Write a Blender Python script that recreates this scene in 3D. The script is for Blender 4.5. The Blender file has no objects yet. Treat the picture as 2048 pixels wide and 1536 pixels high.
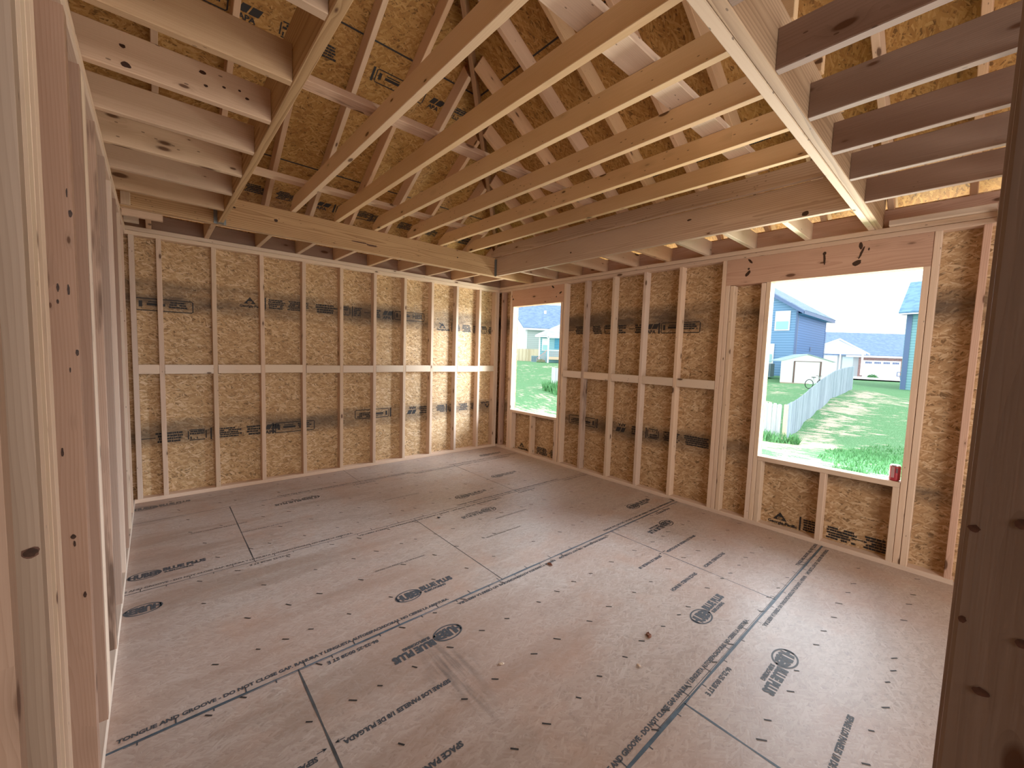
import bpy, bmesh, math, random
from mathutils import Vector, Matrix
random.seed(7)
SC = bpy.context.scene
COL = SC.collection
R = math.radians

# ------------------------------------------------------------------ helpers
def link(name, me, m=None, parent=None):
    o = bpy.data.objects.new(name, me); COL.objects.link(o)
    if m is not None and me is not None and len(me.materials) == 0: me.materials.append(m)
    if parent: o.parent = parent
    return o
def tag(o, label, cat, group=None, kind=None):
    if label: o['label'] = label
    if cat: o['category'] = cat
    if group: o['group'] = group
    if kind: o['kind'] = kind
    return o
def thing(name, loc, label, cat, group=None, rz=0):
    o = bpy.data.objects.new(name, None); COL.objects.link(o)
    o.location = loc; o.rotation_euler = (0, 0, rz); o.empty_display_size = .1
    return tag(o, label, cat, group)
def bm_box(bm, x0, x1, y0, y1, z0, z1):
    vs = [bm.verts.new(c) for c in ((x0,y0,z0),(x1,y0,z0),(x1,y1,z0),(x0,y1,z0),(x0,y0,z1),(x1,y0,z1),(x1,y1,z1),(x0,y1,z1))]
    for f in ((0,3,2,1),(4,5,6,7),(0,1,5,4),(1,2,6,5),(2,3,7,6),(3,0,4,7)): bm.faces.new([vs[i] for i in f])
def bm_done(bm, name):
    me = bpy.data.meshes.new(name); bm.normal_update(); bm.to_mesh(me); bm.free(); return me
def boxes(name, lst, m, parent=None):
    bm = bmesh.new()
    for b in lst: bm_box(bm, *b)
    return link(name, bm_done(bm, name), m, parent)
def poly(name, pts_faces, m, parent=None):
    bm = bmesh.new()
    for f in pts_faces: bm.faces.new([bm.verts.new(p) for p in f])
    return link(name, bm_done(bm, name), m, parent)
def lathe(name, prof, m, parent=None, seg=32):
    bm = bmesh.new(); rings = []
    for r, z in prof:
        rings.append([bm.verts.new((r*math.cos(2*math.pi*i/seg), r*math.sin(2*math.pi*i/seg), z)) for i in range(seg)])
    for a, b in zip(rings, rings[1:]):
        for i in range(seg): bm.faces.new((a[i], a[(i+1)%seg], b[(i+1)%seg], b[i]))
    bm.faces.new(rings[0][::-1]); bm.faces.new(rings[-1])
    me = bm_done(bm, name)
    for p in me.polygons: p.use_smooth = True
    return link(name, me, m, parent)

_bc = {}
def board_mesh(L, w, h, c=.003, bow=0.0):
    """eased-edge board: length along +X, thickness w along Y, width h along Z, centred on Y and Z"""
    k = (round(L,3), round(w,4), round(h,4), c, bow)
    if k in _bc: return _bc[k]
    bm = bmesh.new()
    a, b = w/2, h/2
    prof = [(-a+c,-b),(a-c,-b),(a,-b+c),(a,b-c),(a-c,b),(-a+c,b),(-a,b-c),(-a,-b+c)]
    n = 8 if bow else 1
    rings = []
    for i in range(n+1):
        t = i/n; d = bow*math.sin(math.pi*t)
        rings.append([bm.verts.new((L*t, y+d, z)) for y, z in prof])
    for r0, r1 in zip(rings, rings[1:]):
        for i in range(8):
            j = (i+1) % 8
            bm.faces.new((r0[i], r1[i], r1[j], r0[j]))
    bm.faces.new(rings[0]); bm.faces.new(rings[-1][::-1])
    bmesh.ops.recalc_face_normals(bm, faces=bm.faces)
    _bc[k] = bm_done(bm, 'board'); return _bc[k]
def board(name, p0, p1, w, h, up, m, label=None, cat=None, group=None, parent=None, bow=0.0, c=.003):
    p0, p1, up = Vector(p0), Vector(p1), Vector(up)
    X = (p1-p0); L = X.length; X.normalize()
    Z = (up - X*up.dot(X)).normalized(); Y = Z.cross(X)
    key = board_mesh(L, w, h, c, bow)
    me = key if (len(key.materials) and key.materials[0] == m) else None
    if me is None:
        me = key.copy() if len(key.materials) else key
        if len(me.materials): me.materials.clear()
        me.materials.append(m)
    o = link(name, me, None, parent)
    M = Matrix((X, Y, Z)).transposed().to_4x4(); M.translation = p0
    o.matrix_world = M if not parent else parent.matrix_world.inverted() @ M
    return tag(o, label, cat, group)
def bx(name, x0, x1, y0, y1, z0, z1, m, label=None, cat=None, group=None, parent=None, bow=0.0, c=.003):
    """axis-aligned board: length along its longest side"""
    d = [x1-x0, y1-y0, z1-z0]; i = d.index(max(d)); mid = [(x0+x1)/2, (y0+y1)/2, (z0+z1)/2]
    lo, hi = [x0,y0,z0], [x1,y1,z1]
    p0, p1 = list(mid), list(mid); p0[i], p1[i] = lo[i], hi[i]
    rest = [j for j in range(3) if j != i]; rest.sort(key=lambda j: d[j])
    th, wd = rest; up = [0,0,0]; up[wd] = 1
    return board(name, p0, p1, d[th], d[wd], up, m, label, cat, group, parent, bow, c)

# ------------------------------------------------------------------ materials
class NT:
    def __init__(s, name):
        s.m = bpy.data.materials.new(name); s.m.use_nodes = True
        s.t = s.m.node_tree; s.t.nodes.clear()
        s.out = s.n('ShaderNodeOutputMaterial'); s.b = s.n('ShaderNodeBsdfPrincipled')
        s.l(s.b.outputs[0], s.out.inputs[0])
    def n(s, typ, **kw):
        x = s.t.nodes.new(typ)
        for k, v in kw.items(): setattr(x, k, v)
        return x
    def l(s, a, b): s.t.links.new(a, b)
    def put(s, sock, v):
        if hasattr(v, 'default_value') or hasattr(v, 'is_output'): s.l(v, sock)
        else: sock.default_value = v
    def math(s, op, a, b=None, c=None, clamp=False):
        x = s.n('ShaderNodeMath', operation=op); x.use_clamp = clamp
        s.put(x.inputs[0], a)
        if b is not None: s.put(x.inputs[1], b)
        if c is not None: s.put(x.inputs[2], c)
        return x.outputs[0]
    def vm(s, op, a, b=None):
        x = s.n('ShaderNodeVectorMath', operation=op); s.put(x.inputs[0], a)
        if b is not None:
            if op == 'SCALE': s.put(x.inputs[3], b)
            else: s.put(x.inputs[1], b)
        return x.outputs[0]
    def mapping(s, v, scale=(1,1,1), rot=(0,0,0), loc=(0,0,0)):
        x = s.n('ShaderNodeMapping'); s.l(v, x.inputs[0])
        x.inputs['Location'].default_value = loc; x.inputs['Rotation'].default_value = rot; x.inputs['Scale'].default_value = scale
        return x.outputs[0]
    def noise(s, v, scale=5, detail=2, rough=.5, dist=0, col=False):
        x = s.n('ShaderNodeTexNoise'); s.l(v, x.inputs['Vector'])
        x.inputs['Scale'].default_value = scale; x.inputs['Detail'].default_value = detail
        x.inputs['Roughness'].default_value = rough; x.inputs['Distortion'].default_value = dist
        return x.outputs['Color' if col else 'Fac']
    def vor(s, v, scale=5, rnd=1.0, feature='F1'):
        x = s.n('ShaderNodeTexVoronoi', feature=feature); s.l(v, x.inputs['Vector'])
        x.inputs['Scale'].default_value = scale; x.inputs['Randomness'].default_value = rnd
        return x
    def ramp(s, f, stops, interp='LINEAR'):
        x = s.n('ShaderNodeValToRGB'); s.l(f, x.inputs[0]); e = x.color_ramp.elements
        x.color_ramp.interpolation = interp
        while len(e) < len(stops): e.new(.5)
        for el, (p, c) in zip(e, stops):
            el.position = p; el.color = (c[0], c[1], c[2], 1) if not isinstance(c, (int, float)) else (c, c, c, 1)
        return x.outputs[0]
    def mix(s, f, a, b, mode='MIX'):
        x = s.n('ShaderNodeMix', data_type='RGBA', blend_type=mode)
        s.put(x.inputs[0], f)
        for sock, v in ((x.inputs[6], a), (x.inputs[7], b)):
            if isinstance(v, tuple): sock.default_value = (v[0], v[1], v[2], 1)
            else: s.l(v, sock)
        return x.outputs[2]
    def sep(s, v):
        x = s.n('ShaderNodeSeparateXYZ'); s.l(v, x.inputs[0]); return x.outputs
    def comb(s, a, b, c):
        x = s.n('ShaderNodeCombineXYZ')
        for i, v in enumerate((a, b, c)): s.put(x.inputs[i], v)
        return x.outputs[0]
    def obj(s): return s.n('ShaderNodeTexCoord').outputs['Object']
    def rand(s): return s.n('ShaderNodeObjectInfo').outputs['Random']
    def bump(s, h, strength=.3, dist=.002):
        x = s.n('ShaderNodeBump'); x.inputs['Strength'].default_value = strength; x.inputs['Distance'].default_value = dist
        s.l(h, x.inputs['Height']); s.l(x.outputs[0], s.b.inputs['Normal'])
    def base(s, c, rough=.6, spec=.3):
        s.put(s.b.inputs['Base Color'], c if not isinstance(c, tuple) else (c[0], c[1], c[2], 1))
        s.put(s.b.inputs['Roughness'], rough); s.b.inputs['Specular IOR Level'].default_value = spec

def plain(name, c, rough=.6, spec=.3, metal=0, var=0, vscale=6):
    t = NT(name)
    if var:
        n = t.noise(t.obj(), vscale, 4, .6)
        c2 = tuple(x*(1-var) for x in c); c3 = tuple(min(1, x*(1+var)) for x in c)
        t.base(t.ramp(n, [(.3, c2), (.7, c3)]), rough, spec)
    else: t.base(c, rough, spec)
    t.b.inputs['Metallic'].default_value = metal
    return t.m

def lumber(name, light, dark, knot=(.09,.035,.015), wide=.35, hue=.12, knots=1.0, ringf=150., stain=None):
    """sawn softwood: growth rings round an off-board pith, fibre, knots; local X is the grain"""
    t = NT(name); P = t.obj(); rn = t.rand()
    off = t.comb(t.math('MULTIPLY', rn, 37.1), t.math('MULTIPLY', rn, 11.7), t.math('MULTIPLY', rn, 23.3))
    Q = t.vm('ADD', P, off)
    # knots: voronoi sites stretched along the grain
    Kc = t.mapping(Q, (5.5, 15, 15))
    v = t.vor(Kc, 1.0, 1.0); kd = v.outputs['Distance']; kr = t.sep(v.outputs['Color'])
    size = t.math('MULTIPLY', t.math('SUBTRACT', kr[0], 1-.50*knots, clamp=True), .50)
    kin = t.math('SUBTRACT', 1.0, t.math('DIVIDE', kd, t.math('ADD', size, .0001)), clamp=True)
    kmask = t.math('MULTIPLY', t.math('GREATER_THAN', size, .02), t.math('MULTIPLY', kin, 3.0, clamp=True))
    khalo = t.math('MULTIPLY', t.math('GREATER_THAN', size, .02), t.math('SUBTRACT', 1.0, t.math('DIVIDE', kd, t.math('ADD', t.math('MULTIPLY', size, 2.2), .0001)), clamp=True))
    # rings
    s = t.sep(P)
    nz = t.noise(t.mapping(Q, (1.1, 7, 7)), 1.0, 2, .5)
    warp = t.math('ADD', t.math('MULTIPLY', t.math('SUBTRACT', nz, .5), .050), t.math('MULTIPLY', khalo, .016))
    oy = t.math('ADD', t.math('MULTIPLY', t.math('SUBTRACT', t.math('FRACT', t.math('MULTIPLY', rn, 17.3)), .5), .16), .01)
    oz = t.math('MULTIPLY', t.math('SUBTRACT', t.math('FRACT', t.math('MULTIPLY', rn, 41.9)), .5), .12)
    yy = t.math('ADD', t.math('ADD', s[1], oy), warp)
    zz = t.math('ADD', t.math('ADD', s[2], oz), t.math('MULTIPLY', s[0], .012))
    r = t.math('SQRT', t.math('ADD', t.math('MULTIPLY', yy, yy), t.math('MULTIPLY', zz, zz)))
    ph = t.math('FRACT', t.math('MULTIPLY', r, ringf))
    late = t.math('POWER', ph, 2.2)
    fib = t.noise(t.mapping(Q, (5, 190, 190)), 1.0, 2, .6)
    big = t.noise(t.mapping(Q, (.8, 4, 4)), 1.0, 3, .55)
    f = t.math('ADD', t.math('MULTIPLY', late, wide), t.math('MULTIPLY', t.math('SUBTRACT', fib, .5), .55))
    f = t.math('ADD', f, t.math('MULTIPLY', t.math('SUBTRACT', big, .45), 1.0), clamp=True)
    c = t.mix(f, light, dark)
    # board to board shift in tone
    hv = t.n('ShaderNodeHueSaturation'); t.l(c, hv.inputs['Color'])
    hv.inputs['Hue'].default_value = .5
    t.l(t.math('ADD', 1-hue, t.math('MULTIPLY', t.math('FRACT', t.math('MULTIPLY', rn, 7.77)), hue*2)), hv.inputs['Value'])
    t.l(t.math('ADD', .496, t.math('MULTIPLY', t.math('FRACT', t.math('MULTIPLY', rn, 3.31)), .009)), hv.inputs['Hue'])
    t.l(t.math('ADD', .90, t.math('MULTIPLY', t.math('FRACT', t.math('MULTIPLY', rn, 5.3)), .2)), hv.inputs['Saturation'])
    c = hv.outputs[0]
    c = t.mix(t.math('MULTIPLY', khalo, .40), c, tuple(x*.6 for x in dark))
    c = t.mix(t.math('MULTIPLY', kmask, .92), c, knot)
    # specks, pencil and nail marks
    sp = t.vor(t.mapping(Q, (22, 60, 60)), 1.0, 1.0)
    spm = t.math('MULTIPLY', t.math('LESS_THAN', sp.outputs['Distance'], .17), t.math('GREATER_THAN', t.sep(sp.outputs['Color'])[1], .955))
    c = t.mix(t.math('MULTIPLY', spm, .7), c, (.07, .035, .02))
    if stain:
        st = t.noise(t.mapping(Q, (1.2, 9, 9)), 1.0, 4, .65)
        c = t.mix(t.ramp(st, [(.56, 0), (.66, .75)]), c, stain)
    t.base(c, .62, .25)
    t.bump(t.math('ADD', fib, late), .18, .0015)
    return t.m

def osb(name, tones, scale=1.0, contrast=1.0, plane='XZ', rough=.6, bands=None, extra=None, spec=.25, gapf=.75):
    """oriented strand board: three layers of stretched flakes; each spot shows the layer lying highest"""
    t = NT(name); P = t.obj()
    s = t.sep(P)
    if plane == 'XZ': U = t.comb(s[0], s[2], 0.0)
    elif plane == 'YZ': U = t.comb(s[1], s[2], 0.0)
    else: U = t.comb(s[0], s[1], 0.0)
    wob = t.noise(U, 9*scale, 2, .5, col=True)
    U2 = t.vm('ADD', U, t.vm('SCALE', t.vm('SUBTRACT', wob, (.5,.5,.5)), .022/scale))
    best = None; tone = None
    for k, (ang, sx, sy) in enumerate(((.12, 13, 62), (-.42, 16, 74), (.75, 15, 66), (1.5, 18, 60))):
        V = t.mapping(U2, (sx*scale, sy*scale, 1), (0, 0, 0), (k*3.7, k*9.1, 0))
        Vr = t.n('ShaderNodeVectorRotate', rotation_type='Z_AXIS'); t.l(U2, Vr.inputs['Vector']); Vr.inputs['Angle'].default_value = ang
        V = t.mapping(Vr.outputs[0], (sx*scale, sy*scale, 1), (0, 0, 0), (k*3.7, k*9.1, 0))
        vo = t.vor(V, 1.0, 1.0); cc = t.sep(vo.outputs['Color'])
        hgt = t.math('SUBTRACT', cc[0], t.math('MULTIPLY', vo.outputs['Distance'], .55))
        if k == 3: hgt = t.math('SUBTRACT', hgt, .2)
        fiber = t.noise(t.mapping(Vr.outputs[0], (28*scale, 420*scale, 1)), 1.0, 1, .5)
        tn = t.math('ADD', cc[1], t.math('MULTIPLY', t.math('SUBTRACT', fiber, .5), .45))
        if best is None: best, tone = hgt, tn
        else:
            g = t.math('GREATER_THAN', hgt, best)
            tone = t.math('ADD', t.math('MULTIPLY', tn, g), t.math('MULTIPLY', tone, t.math('SUBTRACT', 1.0, g)))
            best = t.math('MAXIMUM', hgt, best)
    lowf = t.noise(U, 1.7, 3, .6)
    tt = t.math('ADD', t.math('MULTIPLY', t.math('SUBTRACT', tone, .5), contrast), .5)
    tt = t.math('ADD', tt, t.math('MULTIPLY', t.math('SUBTRACT', lowf, .5), .35), clamp=True)
    n = len(tones)
    c = t.ramp(tt, [(i/(n-1), tones[i]) for i in range(n)])
    gap = t.ramp(best, [(.10, 1.0), (.30, 0.0)])
    c = t.mix(t.math('MULTIPLY', gap, gapf), c, tuple(x*.35 for x in tones[0]))
    if bands:                                      # sooty ink smudge round the printed lines
        for z0, z1, amt, col in bands:
            zc, hw = (z0+z1)/2, (z1-z0)/2
            d = t.math('DIVIDE', t.math('ABSOLUTE', t.math('SUBTRACT', s[2], zc)), hw)
            n1 = t.noise(t.mapping(P, (1.3, 1.3, 5)), 1.0, 3, .6)
            mk = t.math('MULTIPLY', t.math('SUBTRACT', 1.0, t.math('POWER', d, 2.0), clamp=True), t.math('MULTIPLY', t.ramp(n1, [(.36, 0.25), (.56, 1.0)]), amt))
            c = t.mix(mk, c, col)
    if extra: c = extra(t, c, P, s)
    t.base(c, rough, spec)
    t.bump(t.math('ADD', best, t.math('MULTIPLY', tone, .3)), .35, .002)
    return t.m

# ---- lumber shades
M_STUD  = lumber('stud wood', (.72,.52,.38), (.48,.30,.19), wide=.22, hue=.09)
M_JOIST = lumber('joist wood', (.60,.395,.25), (.40,.225,.12), wide=.25, knots=1.15)
M_TRAY  = lumber('tray joist wood', (.74,.49,.28), (.56,.33,.16), wide=.25, knots=1.0, hue=.06)
M_DARKJ = lumber('shaded joist wood', (.30,.18,.125), (.17,.095,.06), wide=.3, knots=1.05, hue=.07)  # shade on the front joists is put into this wood colour
M_BEAM  = lumber('southern pine', (.54,.345,.19), (.25,.13,.06), wide=.70, knots=.55, ringf=70., hue=.06)
M_RAFT  = lumber('rafter wood', (.62,.38,.23), (.44,.235,.125), wide=.2)
M_LEFT  = lumber('partition wood', (.36,.225,.16), (.25,.14,.09), wide=.32, knots=1.1)
M_LEFT2 = lumber('near partition wood', (.38,.255,.18), (.27,.165,.11), wide=.45, knots=.4)
M_WHITEW= lumber('pale wood', (.74,.57,.43), (.60,.42,.29), wide=.12, knots=.8)
M_WANE  = lumber('wane wood', (.50,.33,.24), (.28,.16,.11), wide=.4, knots=1.1, stain=(.05,.022,.012))
M_HEAD  = lumber('header wood', (.58,.35,.24), (.38,.19,.12), wide=.5, knots=1.0, ringf=110.)
M_BLUEB = lumber('blued beam wood', (.53,.35,.235), (.30,.17,.105), wide=.7, knots=.7, ringf=75.)
M_POST  = lumber('post wood', (.33,.235,.185), (.21,.135,.10), wide=.4, knots=1.0)
M_HIP   = lumber('hip wood', (.34,.17,.08), (.20,.09,.04), wide=.5, knots=.6)
ink_z = [(1.75, 2.09, .90, (.075,.052,.038)), (.48, .77, .80, (.085,.062,.045))]
M_OSBW  = osb('wall sheathing', [(.34,.185,.075),(.50,.295,.135),(.62,.395,.195),(.78,.57,.36)], 1.35, .85, 'XZ', bands=ink_z)
M_OSBR  = osb('side sheathing', [(.31,.165,.07),(.43,.25,.12),(.54,.34,.175),(.70,.50,.31)], 1.25, .85, 'YZ', bands=ink_z)
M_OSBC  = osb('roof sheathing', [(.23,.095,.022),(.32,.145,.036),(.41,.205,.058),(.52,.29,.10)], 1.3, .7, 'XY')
M_INK   = plain('printing ink', (.022,.020,.020), .6)
M_INKF  = plain('floor printing ink', (.050,.058,.070), .55)
M_INKL  = plain('faded floor ink', (.13,.115,.11), .55)
M_SEAM  = plain('seam glue line', (.055,.085,.115), .5, var=.4, vscale=14)
M_SEAMD = plain('dark seam', (.06,.065,.07), .6, var=.4, vscale=14)
M_STEEL = plain('galvanized steel', (.20,.21,.21), .45, .5, .6)

def floor_extra(t, c, P, s):
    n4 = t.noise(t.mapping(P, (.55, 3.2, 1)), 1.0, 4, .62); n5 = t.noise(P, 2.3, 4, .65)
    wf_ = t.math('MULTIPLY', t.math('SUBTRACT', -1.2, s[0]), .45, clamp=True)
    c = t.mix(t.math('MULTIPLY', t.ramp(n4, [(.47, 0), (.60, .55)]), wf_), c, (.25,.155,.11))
    c = t.mix(t.ramp(n5, [(.53, 0), (.68, .35)]), c, (.47,.27,.18))
    n1 = t.noise(P, .9, 3, .6); n2 = t.noise(t.mapping(P, (1.2, 6, 1)), 1.0, 4, .6)
    c = t.mix(t.ramp(n1, [(.42, 0), (.62, .40)]), c, (.38,.215,.15))         # reddish damp patches
    c = t.mix(t.math('MULTIPLY', t.ramp(n2, [(.52, 0), (.72, 1)]), .25), c, (.25,.18,.14))
    # scuffs left by boots near the doorway
    d = t.math('ADD', t.math('MULTIPLY', t.math('ABSOLUTE', t.math('ADD', s[0], 3.06)), 6.0), t.math('MULTIPLY', t.math('ABSOLUTE', t.math('ADD', s[1], 3.48)), 2.4))
    sc = t.noise(t.mapping(P, (30, 3, 1), (0, 0, .35)), 1.0, 3, .6)
    c = t.mix(t.math('MULTIPLY', t.math('SUBTRACT', 1.0, d, clamp=True), t.ramp(sc, [(.40, 0), (.6, .8)])), c, (.07,.065,.065))
    return c
M_FLOOR = osb('subfloor panels', [(.34,.255,.21),(.43,.34,.29),(.50,.41,.36),(.60,.52,.48)], 1.5, .50, 'XY', .42, None, floor_extra, .45, .28)

# ------------------------------------------------------------------ room constants
XL, ZT, ZP = -4.246, 2.426, 2.502
SW, SD = .038, .089                                   # 2x4 section

# ------------------------------------------------------------------ the setting
fl = boxes('floor', [(-8, .1, -9, .1, -.02, 0)], M_FLOOR); fl['kind'] = 'structure'
wb = boxes('wall_back', [(-8, .1, .089, .101, -.02, 2.66)], M_OSBW); wb['kind'] = 'structure'
W1 = (-1.286, -.335, .635, 2.19); W2 = (-4.69, -3.75, .64, 2.19)
def osb_right():
    L = []; x0, x1 = .089, .101; zt = 2.66
    def seg(y0, y1, z0, z1): L.append((x0, x1, y0, y1, z0, z1))
    seg(W1[1], .1, -.02, zt); seg(W1[0], W1[1], -.02, W1[2]-.03); seg(W1[0], W1[1], W1[3], zt)
    seg(W2[1], W1[0], -.02, zt); seg(W2[0], W2[1], -.02, W2[2]-.03); seg(W2[0], W2[1], W2[3], zt); seg(-9, W2[0], -.02, zt)
    o = boxes('wall_right', L, M_OSBR); o['kind'] = 'structure'; return o
wr = osb_right()
wl = boxes('wall_left', [(-8.1, -8, -9, .1, -.02, 5.2)], M_OSBR); wl['kind'] = 'structure'  # unseen far wall of the next room, added against sky light from the left

wf = boxes('wall_front_block', [(-8, .1, -9.1, -9, -.02, 5.2)], M_OSBW); wf['kind'] = 'structure'  # unseen wall added behind the camera to block sky light

# roof sheathing: back slope, right slope and an added light-blocking flat top, 11 mm thick
MS = 7/12.; Z0 = 2.68; VD = .163                       # slope, rafter underside at the wall line, rafter depth measured plumb
def zr(t): return Z0 + MS*t
def roof():
    bm = bmesh.new(); e = .45; T = 4.2; zo = VD
    def face(pts):
        lo = [bm.verts.new(p) for p in pts]; hi = [bm.verts.new((p[0], p[1], p[2]+.013)) for p in pts]
        bm.faces.new(lo[::-1]); bm.faces.new(hi)
        for i in range(len(pts)):
            j = (i+1) % len(pts); bm.faces.new((lo[i], lo[j], hi[j], hi[i]))
    face([(e, e, zr(-e)+zo), (-T, -T, zr(T)+zo), (-8.1, -T, zr(T)+zo), (-8.1, e, zr(-e)+zo)])
    face([(e, e, zr(-e)+zo), (e, -9, zr(-e)+zo), (-T, -9, zr(T)+zo), (-T, -T, zr(T)+zo)])
    face([(-T, -T, zr(T)+zo), (-T, -9, zr(T)+zo), (-8.1, -9, zr(T)+zo), (-8.1, -T, zr(T)+zo)])
    bmesh.ops.recalc_face_normals(bm, faces=bm.faces)
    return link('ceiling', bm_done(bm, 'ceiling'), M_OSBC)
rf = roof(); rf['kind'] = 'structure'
# dark sheet joints and ink on the underside of the roof sheathing
def roofpt_b(x, d, off=.0015): return (x, -d, zr(d)+VD-off)
def roofpt_r(y, d, off=.0015): return (-d, y, zr(d)+VD-off)
J = []
for d in (.62, 1.74, 2.86, 3.9):
    J.append([roofpt_b(-8, d), roofpt_b(-d, d), roofpt_b(-d-.012, d+.012), roofpt_b(-8, d+.012)])
    J.append([roofpt_r(-9, d), roofpt_r(-9, d+.012), roofpt_r(-d-.012, d+.012), roofpt_r(-d, d)])
poly('panel_joint', J, M_INK, rf)

# ------------------------------------------------------------------ lettering
def text_mesh(body, size, bold=0.0, align='LEFT', sx=1.0):
    cu = bpy.data.curves.new('t', 'FONT'); cu.body = body; cu.size = size; cu.align_x = align; cu.offset = bold
    cu.resolution_u = 2
    ob = bpy.data.objects.new('t', cu); COL.objects.link(ob)
    dg = bpy.context.evaluated_depsgraph_get(); me = bpy.data.meshes.new_from_object(ob.evaluated_get(dg))
    bpy.data.objects.remove(ob); bpy.data.curves.remove(cu)
    for v in me.vertices: v.co.x *= sx
    me.materials.clear()
    return me
def place(me, name, org, U, V, m, parent, label=None):
    """flat mesh (x,y) laid on a surface: x -> U, y -> V"""
    o = link(name, me, m, parent); N = Vector(U).cross(Vector(V))
    M = Matrix((Vector(U), Vector(V), N)).transposed().to_4x4(); M.translation = Vector(org)
    o.matrix_world = M
    if label: o['label'] = label
    return o
def flat(quads, name='print'):
    bm = bmesh.new()
    for q in quads: bm.faces.new([bm.verts.new((x, y, 0)) for x, y in q])
    return bm_done(bm, name)
def rect(x0, y0, x1, y1): return [(x0,y0),(x1,y0),(x1,y1),(x0,y1)]
def scribble(rng, x0, y0, x1, y1, rows, fill=.95):
    """rows of unreadable small print"""
    q = []; h = (y1-y0)/rows
    for r in range(rows):
        yb = y0+h*r+h*.12; yt = y0+h*(r+1)-h*.04
        ind = rng.uniform(0, .12)*(x1-x0); x = x0+ind; xe = x1-rng.uniform(0, .2)*(x1-x0)
        while x < xe:
            w = rng.uniform(.010, .034)
            if rng.random() < fill:
                q.append(rect(x, yb+rng.uniform(0, h*.1), min(x+w, xe), yt-rng.uniform(0, h*.12)))
            x += w+rng.uniform(.001, .0035)
    return q
def frame(x0, y0, x1, y1, t):
    t *= 1.5
    c = .014
    return [[(x0+c,y0),(x1-c,y0),(x1-c,y0+t),(x0+c,y0+t)], [(x0+c,y1-t),(x1-c,y1-t),(x1-c,y1),(x0+c,y1)], rect(x0,y0+c,x0+t,y1-c), rect(x1-t,y0+c,x1,y1-c),
            [(x0,y0+c),(x0+c,y0),(x0+c,y0+t),(x0+t,y0+c)], [(x1-c,y0),(x1,y0+c),(x1-t,y0+c),(x1-c,y0+t)],
            [(x0,y1-c),(x0+t,y1-c),(x0+c,y1-t),(x0+c,y1)], [(x1-c,y1),(x1-c,y1-t),(x1-t,y1-c),(x1,y1-c)]]
rng = random.Random(3)
def stamp_line(org, U, V, parent, items):
    """items: (kind, x, ...) along U from org, baseline height 0, print height about .11"""
    N = Vector(U).cross(Vector(V)); o0 = Vector(org) + N*.0012
    def at(x, y=0, k=0): return o0 + Vector(U)*x + Vector(V)*y + N*(.0004*k)
    for it in items:
        k, x = it[0], it[1]
        if k == 'logo':
            tri = [[(-.055,.035),(.055,.035),(0,.105)]]
            place(flat(tri), 'printed_triangle', at(x), U, V, M_INK, parent)
            place(text_mesh('GP', .032, .001, 'CENTER', 1.1), 'printed_letters', at(x, .040, 1), U, V, M_OSBW, parent)
            place(text_mesh('Georgia-Pacific', .036, .0016, 'CENTER', 1.02), 'printed_brand', at(x+.02, 0), U, V, M_INK, parent)
        elif k == 'print':
            w, rows = it[2], it[3]
            place(flat(scribble(rng, 0, 0, w, .105, rows)), 'small_print', at(x), U, V, M_INK, parent)
        elif k == 'bar': place(flat([rect(0, -.005, .012, .115)]), 'printed_bar', at(x), U, V, M_INK, parent)
        elif k == 'dash': place(flat([rect(0, .05, it[2], .058)]), 'printed_dash', at(x), U, V, M_INK, parent)
        elif k == 'code':
            w = it[2]; q = frame(0, 0, w, .11, .006)[:4] + scribble(rng, .012, .055, w-.01, .1, 2, .95)
            q += [rect(.02, .012, .03, .04), rect(.045, .012, .052, .022), rect(.07, .012, .078, .035)]
            place(flat(q), 'printed_code', at(x), U, V, M_INK, parent)
        elif k == 'box':
            w = it[2]; q = frame(0, -.005, w, .112, .006) + scribble(rng, w*.55, .03, w-.03, .095, 3, .95)
            q += [rect(.08, .045, w*.5, .068), [(.025,.03),(.05,.03),(.05,.085),(.025,.085)], rect(.09,.075,w*.45,.085), rect(-.03,-.005,-.012,.112)]
            place(flat(q), 'printed_box', at(x), U, V, M_INK, parent)
        elif k == 'apa':
            q = [[(0,.045),(.05,.045),(.075,.1),(.025,.1)], [(.06,.045),(.12,.045),(.145,.1),(.085,.1)]]
            place(flat(q), 'printed_block', at(x), U, V, M_INK, parent)
            place(text_mesh('APA', .05, .002, 'LEFT', 1.1), 'printed_letters', at(x+.005, -.002), U, V, M_INK, parent)
        elif k == 'pen': place(flat([[(0,0),(.09,-.045),(.085,-.03),(.01,.012)]]), 'pen_mark', at(x, .1), U, V, M_INK, parent)
NB = ((1,0,0), (0,0,1))                                # on the back wall, reading left to right
ND = ((-1,0,0), (0,0,-1))                              # the same print upside down
def on_back(x, z, items, flip=False):
    a, b = (ND if flip else NB); stamp_line((x, .0875, z), a, b, wb, items)
def fix(o, p): pass
on_back(-4.20, 1.78, [('box', .0, .42)])
on_back(-3.33, 1.885, [('logo', .02), ('bar', .155), ('print', .185, .17, 5), ('print', .37, .24, 6), ('print', .66, .25, 4), ('code', .93, .13), ('bar', 1.08), ('print', 1.10, .10, 5), ('dash', 1.23, .07), ('print', 1.33, .13, 4), ('apa', 1.47), ('box', 1.63, .44)])
on_back(-1.09, 1.785, [('pen', .06), ('logo', .12), ('bar', .27), ('print', .30, .13, 4), ('print', .45, .17, 5), ('print', .65, .12, 4), ('code', .80, .12), ('print', .95, .12, 4)])
on_back(-4.19, .525, [('dash', 0, .1), ('print', .10, .22, 4), ('code', .34, .15), ('bar', .52), ('print', .55, .24, 5), ('print', .83, .18, 4), ('apa', 1.00), ('box', 1.10, .41)])
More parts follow.
